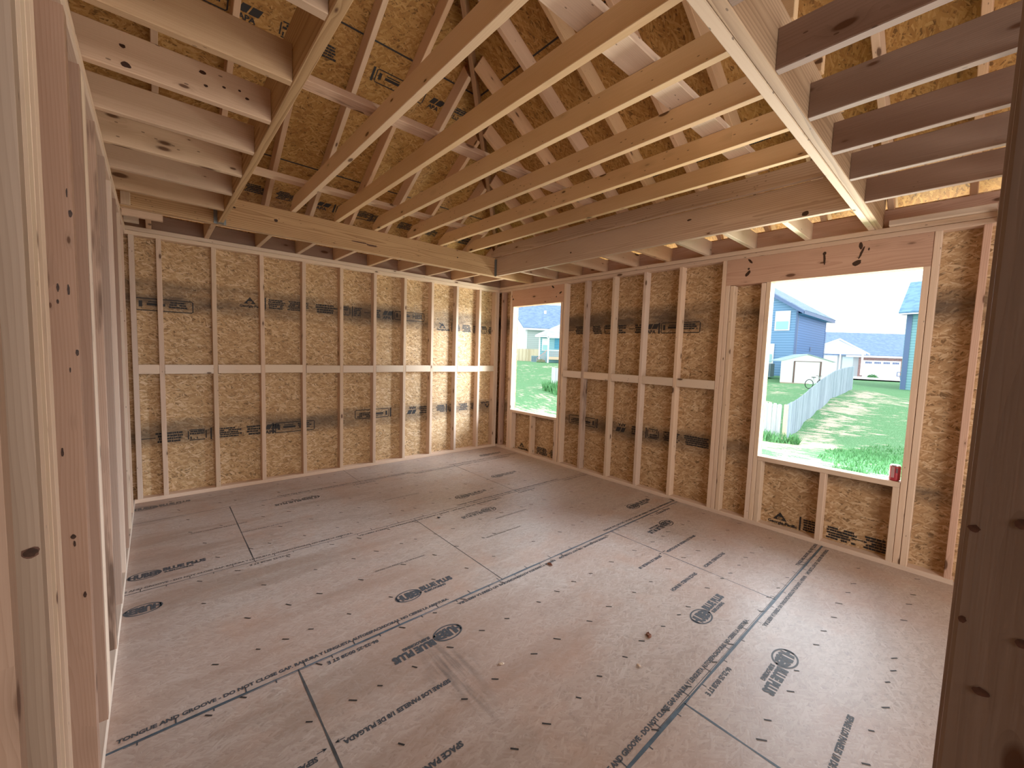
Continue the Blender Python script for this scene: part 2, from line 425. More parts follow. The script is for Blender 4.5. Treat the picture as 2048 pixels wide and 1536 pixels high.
on_back(-.08, .715, [('logo', .04), ('print', .22, .16, 5), ('print', .42, .16, 5), ('code', .62, .14), ('bar', .79), ('print', .82, .15, 5), ('dash', 1.0, .06), ('print', 1.10, .14, 4), ('apa', 1.28), ('box', 1.68, .45)], True)
SR = ((0,-1,0), (0,0,1)); SRD = ((0,1,0), (0,0,-1))
def on_right(y, z, items, flip=False):
    a, b = (SRD if flip else SR); stamp_line((.0875, y, z), a, b, wr, items)
on_right(-1.36, 1.765, [('dash', 0, .1), ('print', .12, .24, 5), ('print', .40, .16, 5), ('code', .58, .15), ('bar', .75), ('print', .78, .12, 4), ('dash', .93, .08), ('print', 1.0, .14, 4), ('apa', 1.16), ('box', 1.33, .43)])
on_right(-3.30, .70, [('print', .0, .28, 5), ('print', .32, .22, 5), ('code', .56, .14), ('bar', .71), ('print', .78, .14, 4), ('apa', .98), ('box', 1.42, .44)], True)
on_right(-.50, .045, [('logo', .03), ('bar', .20), ('print', .34, .24, 5), ('dash', .59, .05), ('print', .62, .15, 5)])
on_right(-3.83, .05, [('logo', .11), ('bar', .255), ('print', .28, .14, 5), ('print', .44, .20, 5), ('dash', .62, .06), ('print', .68, .16, 5)])
# print on the roof sheathing (back slope, low down, and the right slope)
sb = Vector((0, -1, MS)).normalized()
for x, d in ((-3.75, .22), (-2.2, .22), (-.95+.0, .22)):
    stamp_line(Vector((x, -d, zr(d)+VD-.002)), (1,0,0), tuple(sb), rf, [('print', 0, .3, 6), ('print', .36, .2, 5), ('print', .62, .3, 6), ('apa', 1.0), ('box', 1.2, .4)] if x > -2 or True else [])
for x, d in ((-4.1, 1.50), (-2.65, 1.50)):
    stamp_line(Vector((x, -d, zr(d)+VD-.002)), (1,0,0), tuple(sb), rf, [('box', 0, .45), ('apa', .5), ('code', .75, .14), ('print', .95, .2, 5)])
sr = Vector((-1, 0, MS)).normalized()
for y, d in ((-2.3, .55), (-3.2, .55)):
    stamp_line(Vector((-d, y, zr(d)+VD-.002)), (0,-1,0), tuple(sr), rf, [('print', 0, .2, 4), ('dash', .25, .15), ('print', .45, .2, 4)])

# ---- floor print
def fplace(me, name, x, y, rot, m=M_INKF, k=0):
    c, s = (1, 0) if not rot else (-1, 0)
    return place(me, name, (x, y, .0010+.0004*k), (c,0,0), (0,c,0), m, fl)
def ellipse(rx, ry, r0=0.0, n=40):
    q = []
    for i in range(n):
        a, b = 2*math.pi*i/n, 2*math.pi*(i+1)/n
        q.append([(rx*math.cos(a), ry*math.sin(a)), (rx*math.cos(b), ry*math.sin(b)), (rx*r0*math.cos(b), ry*r0*math.sin(b)), (rx*r0*math.cos(a), ry*r0*math.sin(a))])
    return q
_txt = {}
def T(body, size, bold=0, sx=1.0):
    k = (body, size, bold, sx)
    if k not in _txt: _txt[k] = text_mesh(body, size, bold, 'LEFT', sx)
    return _txt[k].copy()
def brand(x, y, rot, m=M_INKF):
    """oval logo centred at x,y with the two words running off to the right (or turned half round)"""
    s = -1 if rot else 1
    fplace(flat(ellipse(.084, .056, .86)), 'printed_oval', x, y, rot, m)
    me = text_mesh('HUBER', .062, .0040, 'CENTER', .80)
    for v in me.vertices: v.co.y = (v.co.y-.022)*(1.45*max(.35, math.sqrt(max(0, 1-(v.co.x/.088)**2))))
    fplace(me, 'printed_logo', x, y, rot, m)
    fplace(T('BLUE PLUS', .060, .0042, .80), 'printed_name', x+s*.088, y+s*-.004, rot, m)
    fplace(T('SUBFLOORING', .026, .0018, .86), 'printed_word', x+s*.095, y-s*.034, rot, m)
YA, YB, YC, YD, YE = -1.81, -.565, -3.037, -4.272, -5.5
for x in (-4.16, -1.72): brand(x, -1.595, False, M_INKF if x < -3 else M_INKL); brand(x, -2.035, True, M_INKF if x < -3 else M_INKL); brand(x, -4.05, False); brand(x, -4.47, True)
brand(-2.95, -2.825, False); brand(-.50, -2.83, False); brand(-2.94, -3.25, True); brand(-.62, -3.245, True)
brand(-4.17, -.19, False, M_INKL); brand(-2.95, -.75, True, M_INKL); brand(-.50, -.37, False, M_INKL); brand(-.98, -1.255, False, M_INKL)
TG, RA = 'TONGUE AND GROOVE - DO NOT CLOSE GAP.', 'RANURA Y LENGUETA AUTOESPACIADORAS. NO CIERRE LA ABERTURA.'
def seam_text(y, x0, m=M_INKF):
    fplace(T(TG, .028, .0014, .98), 'printed_line', x0, y+.030, False, m)
    fplace(T(RA, .028, .0014, .92), 'printed_line', x0+.60, y+.030, False, m)
    fplace(T('06-22-25 00:28 ST E', .030, .0014, 1.0), 'printed_date', x0+.97, y-.034, True, m)
    fplace(T(RA, .028, .0014, .92), 'printed_line', x0+2.30, y-.034, True, m)
    fplace(T(TG, .028, .0014, .98), 'printed_line', x0+2.95-.02, y-.034, True, m)
    tk = []
    for i in range(22):
        xx = x0+.05+i*.118+rng.uniform(-.01, .01); L = .035 if i % 2 else .022
        if i % 2: tk.append(rect(xx, y+.004, xx+.005, y+L))
        else: tk.append(rect(xx, y-L, xx+.005, y-.004))
    fplace(flat(tk), 'tick_marks', 0, 0, False, m)
for y, xs, m in ((YC, (-4.22, -1.22), M_INKF), (YD, (-2.98, -.55), M_INKF), (YA, (-4.35, -1.9), M_INKL), (YB, (-3.2, -1.2), M_INKL)):
    for x0 in xs: seam_text(y, x0, m)
for x, y in ((-3.613, -3.505), (-1.176, -3.505), (-2.395, -4.735)):
    fplace(T('SEPARE LOS PANELES 1/8 DE PULGADA', .030, .0016, .90), 'printed_line', x+.51, y-.012, True)
    ar = [rect(-.045, -.002, -.012, .002), [(-.008,0),(-.026,.010),(-.020,0),(-.026,-.010)]]
    fplace(flat([[(-a, b) for a, b in q] for q in ar]), 'printed_arrow', x+.005, y-.002, False)
    fplace(flat(ar), 'printed_arrow', x-.008, y-.005, False)
    fplace(T('SEPARE LOS PANELES 1/8', .030, .0016, .90), 'printed_line', x-.055, y-.014, True)
    fplace(T('SPACE PANELS 1/8 INCH', .033, .0018, .95), 'printed_line', x+.385, y-.31+.015, True)
    fplace(T('SPACE PANELS 1/8 INCH', .033, .0018, .95), 'printed_line', x-.09, y-.31+.015, True)
for x, y in ((-1.8, -2.25), (-3.6, -1.25), (-3.9, -1.05), (-2.4, -1.25), (-3.0, -2.45), (-2.1, -2.5)):
    fplace(T('SEPARE LOS PANELES 1/8 DE PULGADA', .024, .0004, .9), 'printed_line', x, y, False, M_INKL)
# glue-darkened joints between the subfloor panels
def seam(name, x0, y0, x1, y1, w, m, k=0):
    d = Vector((x1-x0, y1-y0, 0)).normalized(); n = Vector((-d.y, d.x, 0))*w/2; pts = []
    N = max(2, int(math.hypot(x1-x0, y1-y0)/.12)); a, b = [], []
    for i in range(N+1):
        t = i/N; q = Vector((x0+(x1-x0)*t, y0+(y1-y0)*t, .0007)); f = rng.uniform(.55, 1.3)
        a.append(q+n*f); b.append(q-n*f)
    return poly(name, [[b[i], b[i+1], a[i+1], a[i]] for i in range(N)], m, fl)
seam('panel_seam', -8, YA, 0, YA, .006, M_SEAMD); seam('panel_seam', -8, YB, -.05, YB, .005, M_SEAMD)
seam('panel_seam', -4.3, YC, 0, YC, .010, M_SEAM); seam('panel_seam', -4.3, YD, 0, YD, .013, M_SEAM)
seam('panel_seam', -4.2, YC-.008, -.4, YC-.008, .003, M_SEAMD); seam('panel_seam', -2.6, YD+.010, -.3, YD+.010, .003, M_SEAMD)
for x in (-1.154, -3.592): seam('panel_seam', x, YA, x, YB, .007, M_SEAMD)
for x in (-2.383,): seam('panel_seam', x, YC, x, YA, .005, M_SEAMD); seam('panel_seam', x, YE, x, YD, .012, M_SEAM)
for x in (-1.176, -3.613): seam('panel_seam', x, YD, x, YC, .009 if x < -3 else .007, M_SEAM if x > -3 else M_SEAMD)
seam('panel_seam', -2.38, YB, -2.38, 0, .004, M_SEAMD)
# nail dashes along the floor joists
q = []
for k in range(18):
    y = -.11-k*.2955*1.0
    if k > 11: y = -3.365-(k-11)*.2945
    x = -4.2
    while x < -.05:
        x += rng.choice((.12, .2, .25, .3, .17))
        if y < -4.9 or rng.random() < .1: continue
        L = rng.uniform(.022, .040); a = rng.uniform(-1.0, -.6); yy = y+rng.uniform(-.012, .012)
        dx, dy = math.cos(a)*L/2, math.sin(a)*L/2; nx, ny = -math.sin(a)*.0036, math.cos(a)*.0036
        q.append([(x-dx-nx, yy-dy-ny), (x+dx-nx, yy+dy-ny), (x+dx+nx, yy+dy+ny), (x-dx+nx, yy-dy+ny)])
o = fplace(flat(q), 'nail_marks', 0, 0, False, M_INK, 1); o['kind'] = 'stuff'

# ------------------------------------------------------------------ back wall framing
ORD = ['first','second','third','fourth','fifth','sixth','seventh','eighth','ninth','tenth','eleventh','twelfth','thirteenth','fourteenth','fifteenth','sixteenth','seventeenth','eighteenth','nineteenth','twentieth','twenty-first','twenty-second']
bx('bottom_plate', XL, 0, 0, SD, 0, .038, M_STUD, 'flat wooden bottom plate running along the foot of the back wall', 'plate')
bx('top_plate', -4.335, .089, 0, SD, ZT, ZT+.0365, M_STUD, 'lower of the two stacked top plates on the back wall', 'plate')
bx('top_plate', -4.335, 0, 0, SD, ZT+.0385, ZP, M_STUD, 'upper of the two stacked top plates on the back wall', 'plate')
GB = 'vertical studs of the back wall'
bx('wall_stud', -4.229, -4.191, 0, SD, .038, ZT, M_STUD, 'stud in the far left corner of the back wall beside the partition', 'stud', GB)
sx = []
for i in range(10):
    x = -4.045+.4064*i; sx.append(x)
    bx('wall_stud', x, x+SW, 0, SD, .038, ZT, M_STUD, '%s full bay stud from the left on the back wall, running plate to plate' % ORD[i], 'stud', GB, bow=random.uniform(-.004, .004))
bx('wall_stud', -.080, -.042, 0, SD, .038, ZT, M_STUD, 'last stud of the back wall, in the far right room corner', 'stud', GB)
bx('wall_stud', -.038, 0, .002, SD, .038, ZT, M_STUD, 'corner backing stud where back wall meets window wall', 'stud', GB)
ed = [-4.191] + [v for x in sx for v in (x, x+SW)] + [-.080]
for i in range(0, len(ed), 2):
    k = i//2; dz = random.uniform(-.004, .004)
    bx('blocking', ed[i]+.001, ed[i+1]-.001, .001, SW, 1.197+dz, 1.284+dz, M_WHITEW, '%s pale blocking piece from the left at mid height of the back wall' % ORD[k], 'blocking', 'mid height blocking of the back wall')

# ------------------------------------------------------------------ right (window) wall framing
bx('bottom_plate', 0, SD, -5.0, 0, 0, .038, M_STUD, 'flat wooden bottom plate along the foot of the window wall', 'plate')
bx('top_plate', 0, SD, -5.2, 0, ZT, ZT+.0365, M_STUD, 'lower of the two stacked top plates above the window wall', 'plate')
bx('top_plate', 0, SD, -5.2, 0, ZT+.0395, ZP, M_STUD, 'upper of the two stacked top plates above the window wall', 'plate')
GR = 'vertical studs of the window wall'
def rst(y0, y1, z0, z1, label, name='wall_stud', m=M_STUD, cat='stud', g=GR): return bx(name, 0, SD, y0, y1, z0, z1, m, label, cat, g)
rst(-.090, -.050, .038, ZT, 'corner stud at the far end of the window wall', m=M_HEAD)
rst(-.300, -.262, .038, ZT, 'full height stud just left of the far narrow window opening')
rst(-.335, -.301, .038, 2.19, 'shorter trimmer stud forming the left side of the far window opening', 'trimmer_stud')
rst(-1.322, -1.286, .038, 2.19, 'shorter trimmer stud forming the right side of the far window opening', 'trimmer_stud')
rst(-1.372, -1.335, .038, ZT, 'full height stud just right of the far narrow window opening')
hd1 = bx('window_header', 0, SD, -1.333, -.302, 2.19, ZT, M_HEAD, 'solid wooden header beam above the far narrow window opening', 'header')
bx('window_sill', 0, SD+.012, -1.285, -.336, .598, .635, M_STUD, 'rough wooden sill board at the bottom of the far window opening', 'sill')
for y0, y1, w in ((-.373, -.336, 'left'), (-.806, -.768, 'middle'), (-1.284, -1.247, 'right')):
    rst(y0, y1, .038, .598, '%s short stud under the sill of the far window' % w, 'cripple_stud', g='short studs under the far window')
ry = [-1.681, -2.093, -2.500, -2.905]
for i, y in enumerate(ry):
    rst(y-SW, y, .038, ZT, '%s bay stud to the right of the far window on the window wall' % ORD[i], m=M_WANE if i == 0 else M_STUD)
for i, (a, b) in enumerate(((-1.681, -1.373), (-2.093, -1.720), (-2.500, -2.132), (-2.905, -2.539), (-3.331, -2.944))):
    bx('blocking', .001, SW, a+.001, b-.001, 1.203, 1.289, M_WHITEW, '%s pale mid height blocking piece from the left between the two windows' % ORD[i], 'blocking', 'mid height blocking of the window wall')
rst(-3.369, -3.332, .038, ZT, 'full height stud left of the near large window, beside its header')
rst(-3.408, -3.371, .038, 2.19, 'trimmer stud under the left end of the near window header', 'trimmer_stud')
rst(-3.449, -3.412, .038, 2.185, 'second trimmer stud under the left end of the near window header', 'trimmer_stud')
rst(-3.711, -3.674, .038, 2.185, 'outer of the paired studs at the left side of the near window opening', 'trimmer_stud')
rst(-3.749, -3.713, .038, 2.19, 'trimmer stud lining the left side of the near window opening', 'trimmer_stud')
hd2 = bx('window_header', 0, SD, -4.728, -3.371, 2.19, ZT, M_HEAD, 'long knotty wooden header beam above the near large window opening', 'header')
bx('window_sill', 0, SD+.012, -4.689, -3.751, .600, .640, M_STUD, 'rough wooden sill board at the bottom of the near window opening, under the red can', 'sill')
for y0, y1, w in ((-3.788, -3.751, 'left'), (-4.252, -4.212, 'middle'), (-4.689, -4.651, 'right')):
    rst(y0, y1, .038, .600, '%s short stud under the sill of the near window' % w, 'cripple_stud', g='short studs under the near window')
rst(-4.727, -4.691, .038, 2.19, 'trimmer stud lining the right side of the near window opening', 'trimmer_stud')
rst(-4.768, -4.730, .038, ZT, 'full height stud right of the near window opening')
rst(-4.990, -4.952, .038, ZT, 'rightmost stud of the window wall, next to the foreground post', m=M_HEAD)

# soda can on the sill
can = thing('drink_can', (.047, -4.652, .640), 'small red and silver drink can standing on the sill of the near window', 'can')
t = NT('can print'); P = t.obj(); s = t.sep(P)
an = t.math('ARCTAN2', s[1], s[0])
stripe = t.math('MULTIPLY', t.math('GREATER_THAN', an, 2.55), t.math('LESS_THAN', t.math('ABSOLUTE', t.math('SUBTRACT', s[2], .066)), .040))
blk = t.math('MULTIPLY', t.math('LESS_THAN', t.math('ABSOLUTE', t.math('ADD', an, 2.75)), .22), t.math('LESS_THAN', t.math('ABSOLUTE', t.math('SUBTRACT', s[2], .080)), .018))
c = t.mix(stripe, (.42,.03,.045), (.62,.35,.36)); c = t.mix(blk, c, (.10,.02,.03))
t.base(c, .35, .5); t.b.inputs['Metallic'].default_value = .2; M_CAN = t.m
M_ALU = plain('bare aluminium', (.75,.78,.82), .3, .5, .9)
lathe('can_body', [(.024,.000),(.030,.006),(.0325,.014),(.0325,.104),(.0315,.110)], M_CAN, can)
lathe('can_lid', [(.0315,.1102),(.028,.117),(.0265,.1195),(.0255,.1175),(.004,.1165)], M_ALU, can)
boxes('pull_tab', [(-.011,.009,-.006,.006,.1172,.1186)], M_ALU, can)

# ------------------------------------------------------------------ left partition framing
bx('bottom_plate', XL-SD, XL, -4.5, 0, 0, .038, M_WHITEW, 'flat wooden bottom plate along the foot of the left partition', 'plate')
bx('top_plate', XL-SD, XL, -5.2, 0, ZT, ZT+.0370, M_STUD, 'lower of the two stacked top plates on the left partition', 'plate')
bx('top_plate', XL-SD, XL, -5.2, 0, ZT+.0395, ZP, M_STUD, 'upper of the two stacked top plates on the left partition', 'plate')
GL = 'vertical studs of the left partition'
LS = [(-4.082, .038, M_LEFT, 'nearest stud of the left partition, at the left edge of the view'),
      (-3.868, .039, M_LEFT2, 'first of three studs nailed together at the near end of the left partition'),
      (-3.829, .039, M_WHITEW, 'middle one of three studs nailed together at the near end of the left partition'),
      (-3.790, .039, M_WHITEW, 'third of three studs nailed together at the near end of the left partition'),
      (-3.745, .045, M_STUD, 'first stud of the close pair just beyond the triple stud of the left partition'),
      (-3.700, .040, M_WHITEW, 'second stud of the close pair just beyond the triple stud of the left partition'),
      (-3.226, .055, M_LEFT, 'reddish brown stud with dark knots, next after the near stud pack of the left partition'),
      (-2.900, .039, M_LEFT, 'first stud of the tripled post in the middle of the left partition'),
      (-2.861, .039, M_WHITEW, 'middle stud of the tripled post in the middle of the left partition'),
      (-2.822, .045, M_WHITEW, 'third stud of the tripled post in the middle of the left partition'),
      (-2.775, .030, M_STUD, 'thin split stud against the tripled post of the left partition'),
      (-2.420, .045, M_WANE, 'bark stained stud with a dark waney edge in the left partition'),
      (-1.975, .045, M_LEFT, 'fourth stud from the back corner before the bark stained one, left partition'),
      (-1.560, .045, M_STUD, 'stud of the left partition, fourth from the back corner'),
      (-1.160, .045, M_LEFT, 'stud of the left partition, third from the back corner'),
      (-.760, .045, M_STUD, 'stud of the left partition, second from the back corner'),
      (-.360, .045, M_STUD, 'stud of the left partition closest to the back corner')]
for i, (y, w, m, lab) in enumerate(LS):
    if i == 12: lab = 'stud of the left partition, fifth from the back corner'
    ls = bx('wall_stud', XL-SD, XL, y, y+w-.0005, .038, ZT, m, lab, 'stud', GL, c=.0007)
    if i == 1: stud_a = ls
    if i == 6: stud_b = ls

# ------------------------------------------------------------------ near right doorway post
post = bx('door_post', -3.450, -3.412, -5.091, -5.0005, 0, ZT, M_POST, 'out of focus knotty wooden post filling the right edge of the view', 'post')
bx('door_post', -3.411, -3.373, -5.091, -4.9975, 0, ZT, M_POST, 'second stud nailed behind the foreground post at the right edge', 'post')
bx('top_plate', -3.45, 0, -5.091, -5.004, ZT, ZP, M_STUD, 'top plate of the near wall above the foreground post', 'plate')

# ------------------------------------------------------------------ dropped soffit: beams, joists, blocks
J6 = .140; ZJ = ZP+J6; ZB = ZP+.235
bx('ceiling_beam', -4.30, .05, -.652, -.614, ZP, ZB, M_BEAM, 'rear ply of the long pine beam crossing in front of the back wall', 'beam', 'pine beams framing the tray ceiling')
bbm = bx('ceiling_beam', -4.30, .05, -.691, -.653, ZP, ZB, M_BEAM, 'golden pine beam crossing the room in front of the back wall, bold grain', 'beam', 'pine beams framing the tray ceiling')
rbm = bx('ceiling_beam', -.657, -.612, -4.371, -.692, ZP, ZB, M_BLUEB, 'long beam parallel to the window wall, on the right of the tray ceiling', 'beam', 'pine beams framing the tray ceiling')
bx('ceiling_beam', -4.30, .05, -4.410, -4.372, ZP, ZB+.01, M_WHITEW, 'far ply of the pale double beam crossing the ceiling at upper right', 'beam', 'pine beams framing the tray ceiling')
bx('ceiling_beam', -4.30, .05, -4.452, -4.413, ZP-.002, ZB, M_BEAM, 'near ply, strongly grained, of the double beam crossing the ceiling at upper right', 'beam', 'pine beams framing the tray ceiling')
bx('ceiling_beam', -3.652, -3.613, -4.371, -.692, ZP, ZB, M_BEAM, 'strongly grained single beam on the left of the tray ceiling', 'beam', 'pine beams framing the tray ceiling')
# steel angle and hanger at two beam corners
h = thing('joist_hanger', (-.66, -.70, ZP), 'grey steel angle joining two beams in the far right tray corner', 'hanger')
o = boxes('hanger_plate', [(-.012, .0015, -.003, .002, -.004, .215), (-.0015, .0018, -.030, .002, -.004, .215)], M_STEEL, h)
h = thing('joist_hanger', (-3.632, -.70, ZP), 'grey steel hanger where the left beam meets the back beam', 'hanger')
boxes('hanger_plate', [(-.045, -.0205, -.003, .008, -.006, .12), (.0205, .040, -.003, .008, -.006, .12), (-.0215, .0215, -.05, .006, -.0045, -.0018)], M_STEEL, h)

GLJ = 'joists between the left partition and the left beam'
lj = [-1.109, -1.541, -1.955, -2.353, -2.766, -3.145, -3.575, -3.98]
for i, y in enumerate(lj):
    sj = bx('ceiling_joist', XL-SD+.002, -3.6535, y-SW, y, ZP, ZJ, M_JOIST, '%s soffit joist from the back, spanning from left partition to left beam' % ORD[i], 'joist', GLJ)
    if i == 4: ljk = sj
GFJ = 'joists running from the double beam over the viewer'
for i, x in enumerate((-.731, -1.187, -1.604, -2.016, -2.428, -2.84, -3.25)):
    bx('ceiling_joist', x, x+SW, -5.6, -4.4535, ZP, ZJ, M_DARKJ, '%s shaded joist from the window wall on the near side of the double beam' % ORD[i], 'joist', GFJ)
GRB = 'short blocks between right beam and window wall'
for i, y in enumerate((-1.136, -1.545, -1.945, -2.367, -2.752, -3.157, -3.557, -3.972)):
    bx('ceiling_block', -.6115, .049, y-SW, y, ZP, ZJ, M_WHITEW if i > 4 else M_JOIST, '%s short soffit block from the back corner, between right beam and window wall' % ORD[i], 'block', GRB)
GBB = 'short blocks between back beam and back wall'
for i, x in enumerate((-4.108, -3.690, -3.263, -2.884, -2.485, -2.084, -1.68, -1.275, -.87, -.47)):
    bx('ceiling_block', x-.0, x+SW, -.6135, .049, ZP, ZJ, M_JOIST, '%s short soffit block from the left, between back beam and back wall' % ORD[i], 'block', GBB)
bx('rim_board', .050, .088, -5.2, .049, ZP, ZJ, M_HEAD, 'rim board standing on the plates of the window wall', 'board')
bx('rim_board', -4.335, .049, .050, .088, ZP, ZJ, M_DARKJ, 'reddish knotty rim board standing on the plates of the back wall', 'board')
bx('backer_board', -.040, .048, -5.0, -4.492, ZP+.001, ZP+.040, M_WHITEW, 'pale loose backer board lying on the window wall plate at far right', 'board')
bx('backer_board', -4.240, -4.000, -.6135, -.576, ZP-.050, ZP+.035, M_JOIST, 'short backer board nailed low in the far left ceiling corner', 'board')
bx('backer_board', -4.240, -4.185, -.730, -.692, ZP+.005, ZP+.095, M_JOIST, 'stub block on the left plate against the back beam', 'board')
bx('backer_board', -4.245, -4.150, -.20, -.11, ZP+.001, ZP+.036, M_WHITEW, 'small pale scrap on the plate in the far left corner', 'board')

# raised tray joists resting on the beams
GT = 'raised joists of the tray ceiling'
def tray(x0, lab, m=M_TRAY):
    """joist with its back end cut to the roof slope"""
    L = 3.80; hh = .118; w = .042; c = .003
    bm = bmesh.new(); cut = .10; zc = .100
    prof = [(0, 0), (L, 0), (L, hh), (.14, hh), (.0, zc-.04)]
    def ring(y, inset): return [bm.verts.new((x, y, z)) for x, z in prof]
    A, B = ring(-w/2, 0), ring(w/2, 0)
    bm.faces.new(A); bm.faces.new(B[::-1])
    for i in range(5):
        j = (i+1) % 5; bm.faces.new((A[i], B[i], B[j], A[j]))
    bmesh.ops.recalc_face_normals(bm, faces=bm.faces)
    bmesh.ops.bevel(bm, geom=[e for e in bm.edges], offset=.0025, segments=1, affect='EDGES')
    me = bm_done(bm, 'tray'); o = link('ceiling_joist', me, m)
    M = Matrix(((0,1,0),(-1,0,0),(0,0,1))).to_4x4(); M.translation = (x0+w/2, -.66, ZB+.001); o.matrix_world = M
    return tag(o, lab, 'joist', GT)
for i, x in enumerate((-3.560, -3.090, -2.698, -2.306, -1.908, -1.505, -1.098)):
    tray(x, '%s raised tray joist from the left, resting on the back beam' % ORD[i])
tray(-.706, 'raised tray joist lying right along the right beam', M_BLUEB)
ZS = ZB+.001+.118
bx('ceiling_strap', -3.55, -.95, -2.612, -2.517, ZS+.001, ZS+.038, M_WANE, 'flat bark stained strap board lying across the tray joists, mid room', 'board')
bx('ceiling_strap', -3.55, -1.15, -1.145, -1.052, ZS+.001, ZS+.037, M_JOIST, 'flat strap board lying across the tray joists nearest the back wall', 'board')
bx('ceiling_strap', -3.20, -.75, -3.907, -3.766, ZS+.001, ZS+.038, M_STUD, 'wide pale strap board lying across the tray joists near the double beam', 'board')

# knots and pitch stains that stand out in the photograph
M_KNOT = plain('dark knot', (.035,.014,.008), .5, var=.5, vscale=90); M_PITCH = plain('pitch stain', (.10,.045,.030), .6, var=.5, vscale=60)
def knot(parent, c, U, V, ru, rv, m=M_KNOT, ang=0, seed=0, name='knot'):
    r = random.Random(seed+int(ru*1e5)+int(c[2]*1e3)); U, V = Vector(U), Vector(V); n = 14; ps = []
    for i in range(n):
        a = 2*math.pi*i/n; k = r.uniform(.82, 1.1); u, v = ru*k*math.cos(a), rv*k*math.sin(a)
        ps.append((u*math.cos(ang)-v*math.sin(ang), u*math.sin(ang)+v*math.cos(ang)))
    o = link(name, flat([ps]), m, parent); N = U.cross(V)
    M = Matrix((U, V, N)).transposed().to_4x4(); M.translation = Vector(c)+N*.0009
    o.matrix_local = parent.matrix_world.inverted() @ M
UY, UZ, UX = (0,-1,0), (0,0,1), (1,0,0)
for y, z, a, b, g in ((-3.57,2.392,.030,.010,-.9),(-3.56,2.325,.010,.010,0),(-3.556,2.285,.034,.014,.9),(-4.115,2.375,.016,.012,1.2),(-4.117,2.33,.008,.05,.1),(-4.338,2.395,.013,.030,.1),(-4.345,2.34,.008,.05,-.3),(-4.322,2.27,.030,.020,.6),(-4.387,2.364,.006,.012,0)):
    knot(hd2, (0,y,z), UY, UZ, a, b, M_KNOT, g)
for y, z, a, b, g in ((-1.135,2.405,.030,.012,-.6),(-1.275,2.317,.026,.012,.4),(-.325,2.300,.018,.014,0),(-1.203,2.270,.010,.010,0)): knot(hd1, (0,y,z), UY, UZ, a, b, M_KNOT, g)
knot(stud_a, (-4.2590,-3.868,1.095), UX, UZ, .0095, .0085, M_KNOT, .3); knot(stud_a, (-4.2590,-3.8677,1.095), UX, UZ, .0125, .011, M_PITCH, .3)
for x, z, a, b in ((-4.2505,1.855,.0045,.011),(-4.256,1.912,.002,.014),(-4.2765,.893,.006,.008),(-4.2745,.870,.003,.010),(-4.258,.702,.004,.010),(-4.2825,1.640,.003,.013),(-4.2615,1.635,.003,.017),(-4.284,1.599,.003,.007),(-4.290,1.155,.003,.014),(-4.250,1.452,.004,.010),(-4.266,1.400,.002,.008)): knot(stud_b, (x,-3.226,z), UX, UZ, a, b)
for y, z, a, b in ((-5.0065,1.329,.0045,.0040),(-5.024,1.163,.006,.0045),(-5.0365,1.343,.005,.0055),(-5.006,1.231,.003,.004),(-5.0445,1.227,.004,.005)): knot(post, (-3.450,y,z), (0,-1,0), UZ, a, b, M_PITCH)
for y, z, a, b in ((-4.128,2.524,.022,.017),(-2.0,2.60,.012,.008),(-3.30,2.66,.020,.008)): knot(rbm, (-.657,y,z), (0,-1,0), UZ, a, b)
for x, z, a, b, m_ in ((-3.215,2.626,.016,.014,M_KNOT),(-3.53,2.662,.012,.008,M_KNOT),(-1.25,2.642,.010,.008,M_KNOT),(-2.45,2.585,.09,.008,M_PITCH),(-2.32,2.575,.06,.010,M_PITCH)): knot(bbm, (x,-.691,z), UX, UZ, a, b, m_)
for x, z, a in ((-4.138,2.587,.010),(-4.13,2.524,.015),(-3.899,2.602,.012),(-3.889,2.554,.008),(-3.827,2.574,.007),(-3.772,2.584,.006),(-3.745,2.562,.008)): knot(ljk, (x,-2.804,z), UX, UZ, a, a*.7)

# ------------------------------------------------------------------ rafters
RD = .140; cs = math.cos(math.atan(MS))
def rafter_b(x, t0, t1, lab, m=M_RAFT):
    """common or jack rafter of the back slope, underside on zr"""
    n = Vector((0, MS, 1)).normalized()
    a = Vector((x, -t0, zr(t0))) + n*RD/2; b = Vector((x, -t1, zr(t1))) + n*RD/2
    board('roof_rafter', a, b, SW, RD, n, m, lab, 'rafter', 'rafters of the back roof slope')
def rafter_r(y, t0, t1, lab, m=M_RAFT):
    n = Vector((MS, 0, 1)).normalized()
    a = Vector((-t0, y, zr(t0))) + n*RD/2; b = Vector((-t1, y, zr(t1))) + n*RD/2
    board('roof_rafter', a, b, SW, RD, n, m, lab, 'rafter', 'rafters of the right roof slope')
for i in range(16):
    x = -.351-.4064*i-.019
    t1 = min(-x-.035, 4.15)
    if t1 < .2: continue
    rafter_b(x, -.40, t1, ('%s back slope rafter counted leftward from the roof hip corner' % ORD[i]))
for i in range(17):
    y = -.400-.4064*i-.019
    t1 = min(-y-.035, 4.15)
    rafter_r(y, -.40, t1, ('%s right slope rafter counted from the back corner toward the viewer' % ORD[i]))
hn = Vector((MS, MS, 1)).normalized()
a = Vector((-.0, -.0, zr(.0)-.02)); b = Vector((-4.18, -4.18, zr(4.18)-.02))
board('hip_rafter', a+hn*.09, b+hn*.09, SW, .175, hn, M_HIP, 'dark hip rafter climbing diagonally from the far right corner', 'rafter')
# diagonal braces seen high up between the right slope rafters
board('roof_brace', (-2.62, -3.05, 3.72), (-1.70, -3.62, 3.20), .038, .14, (0, .3, 1), M_RAFT, 'brown diagonal brace under the right roof slope', 'brace')

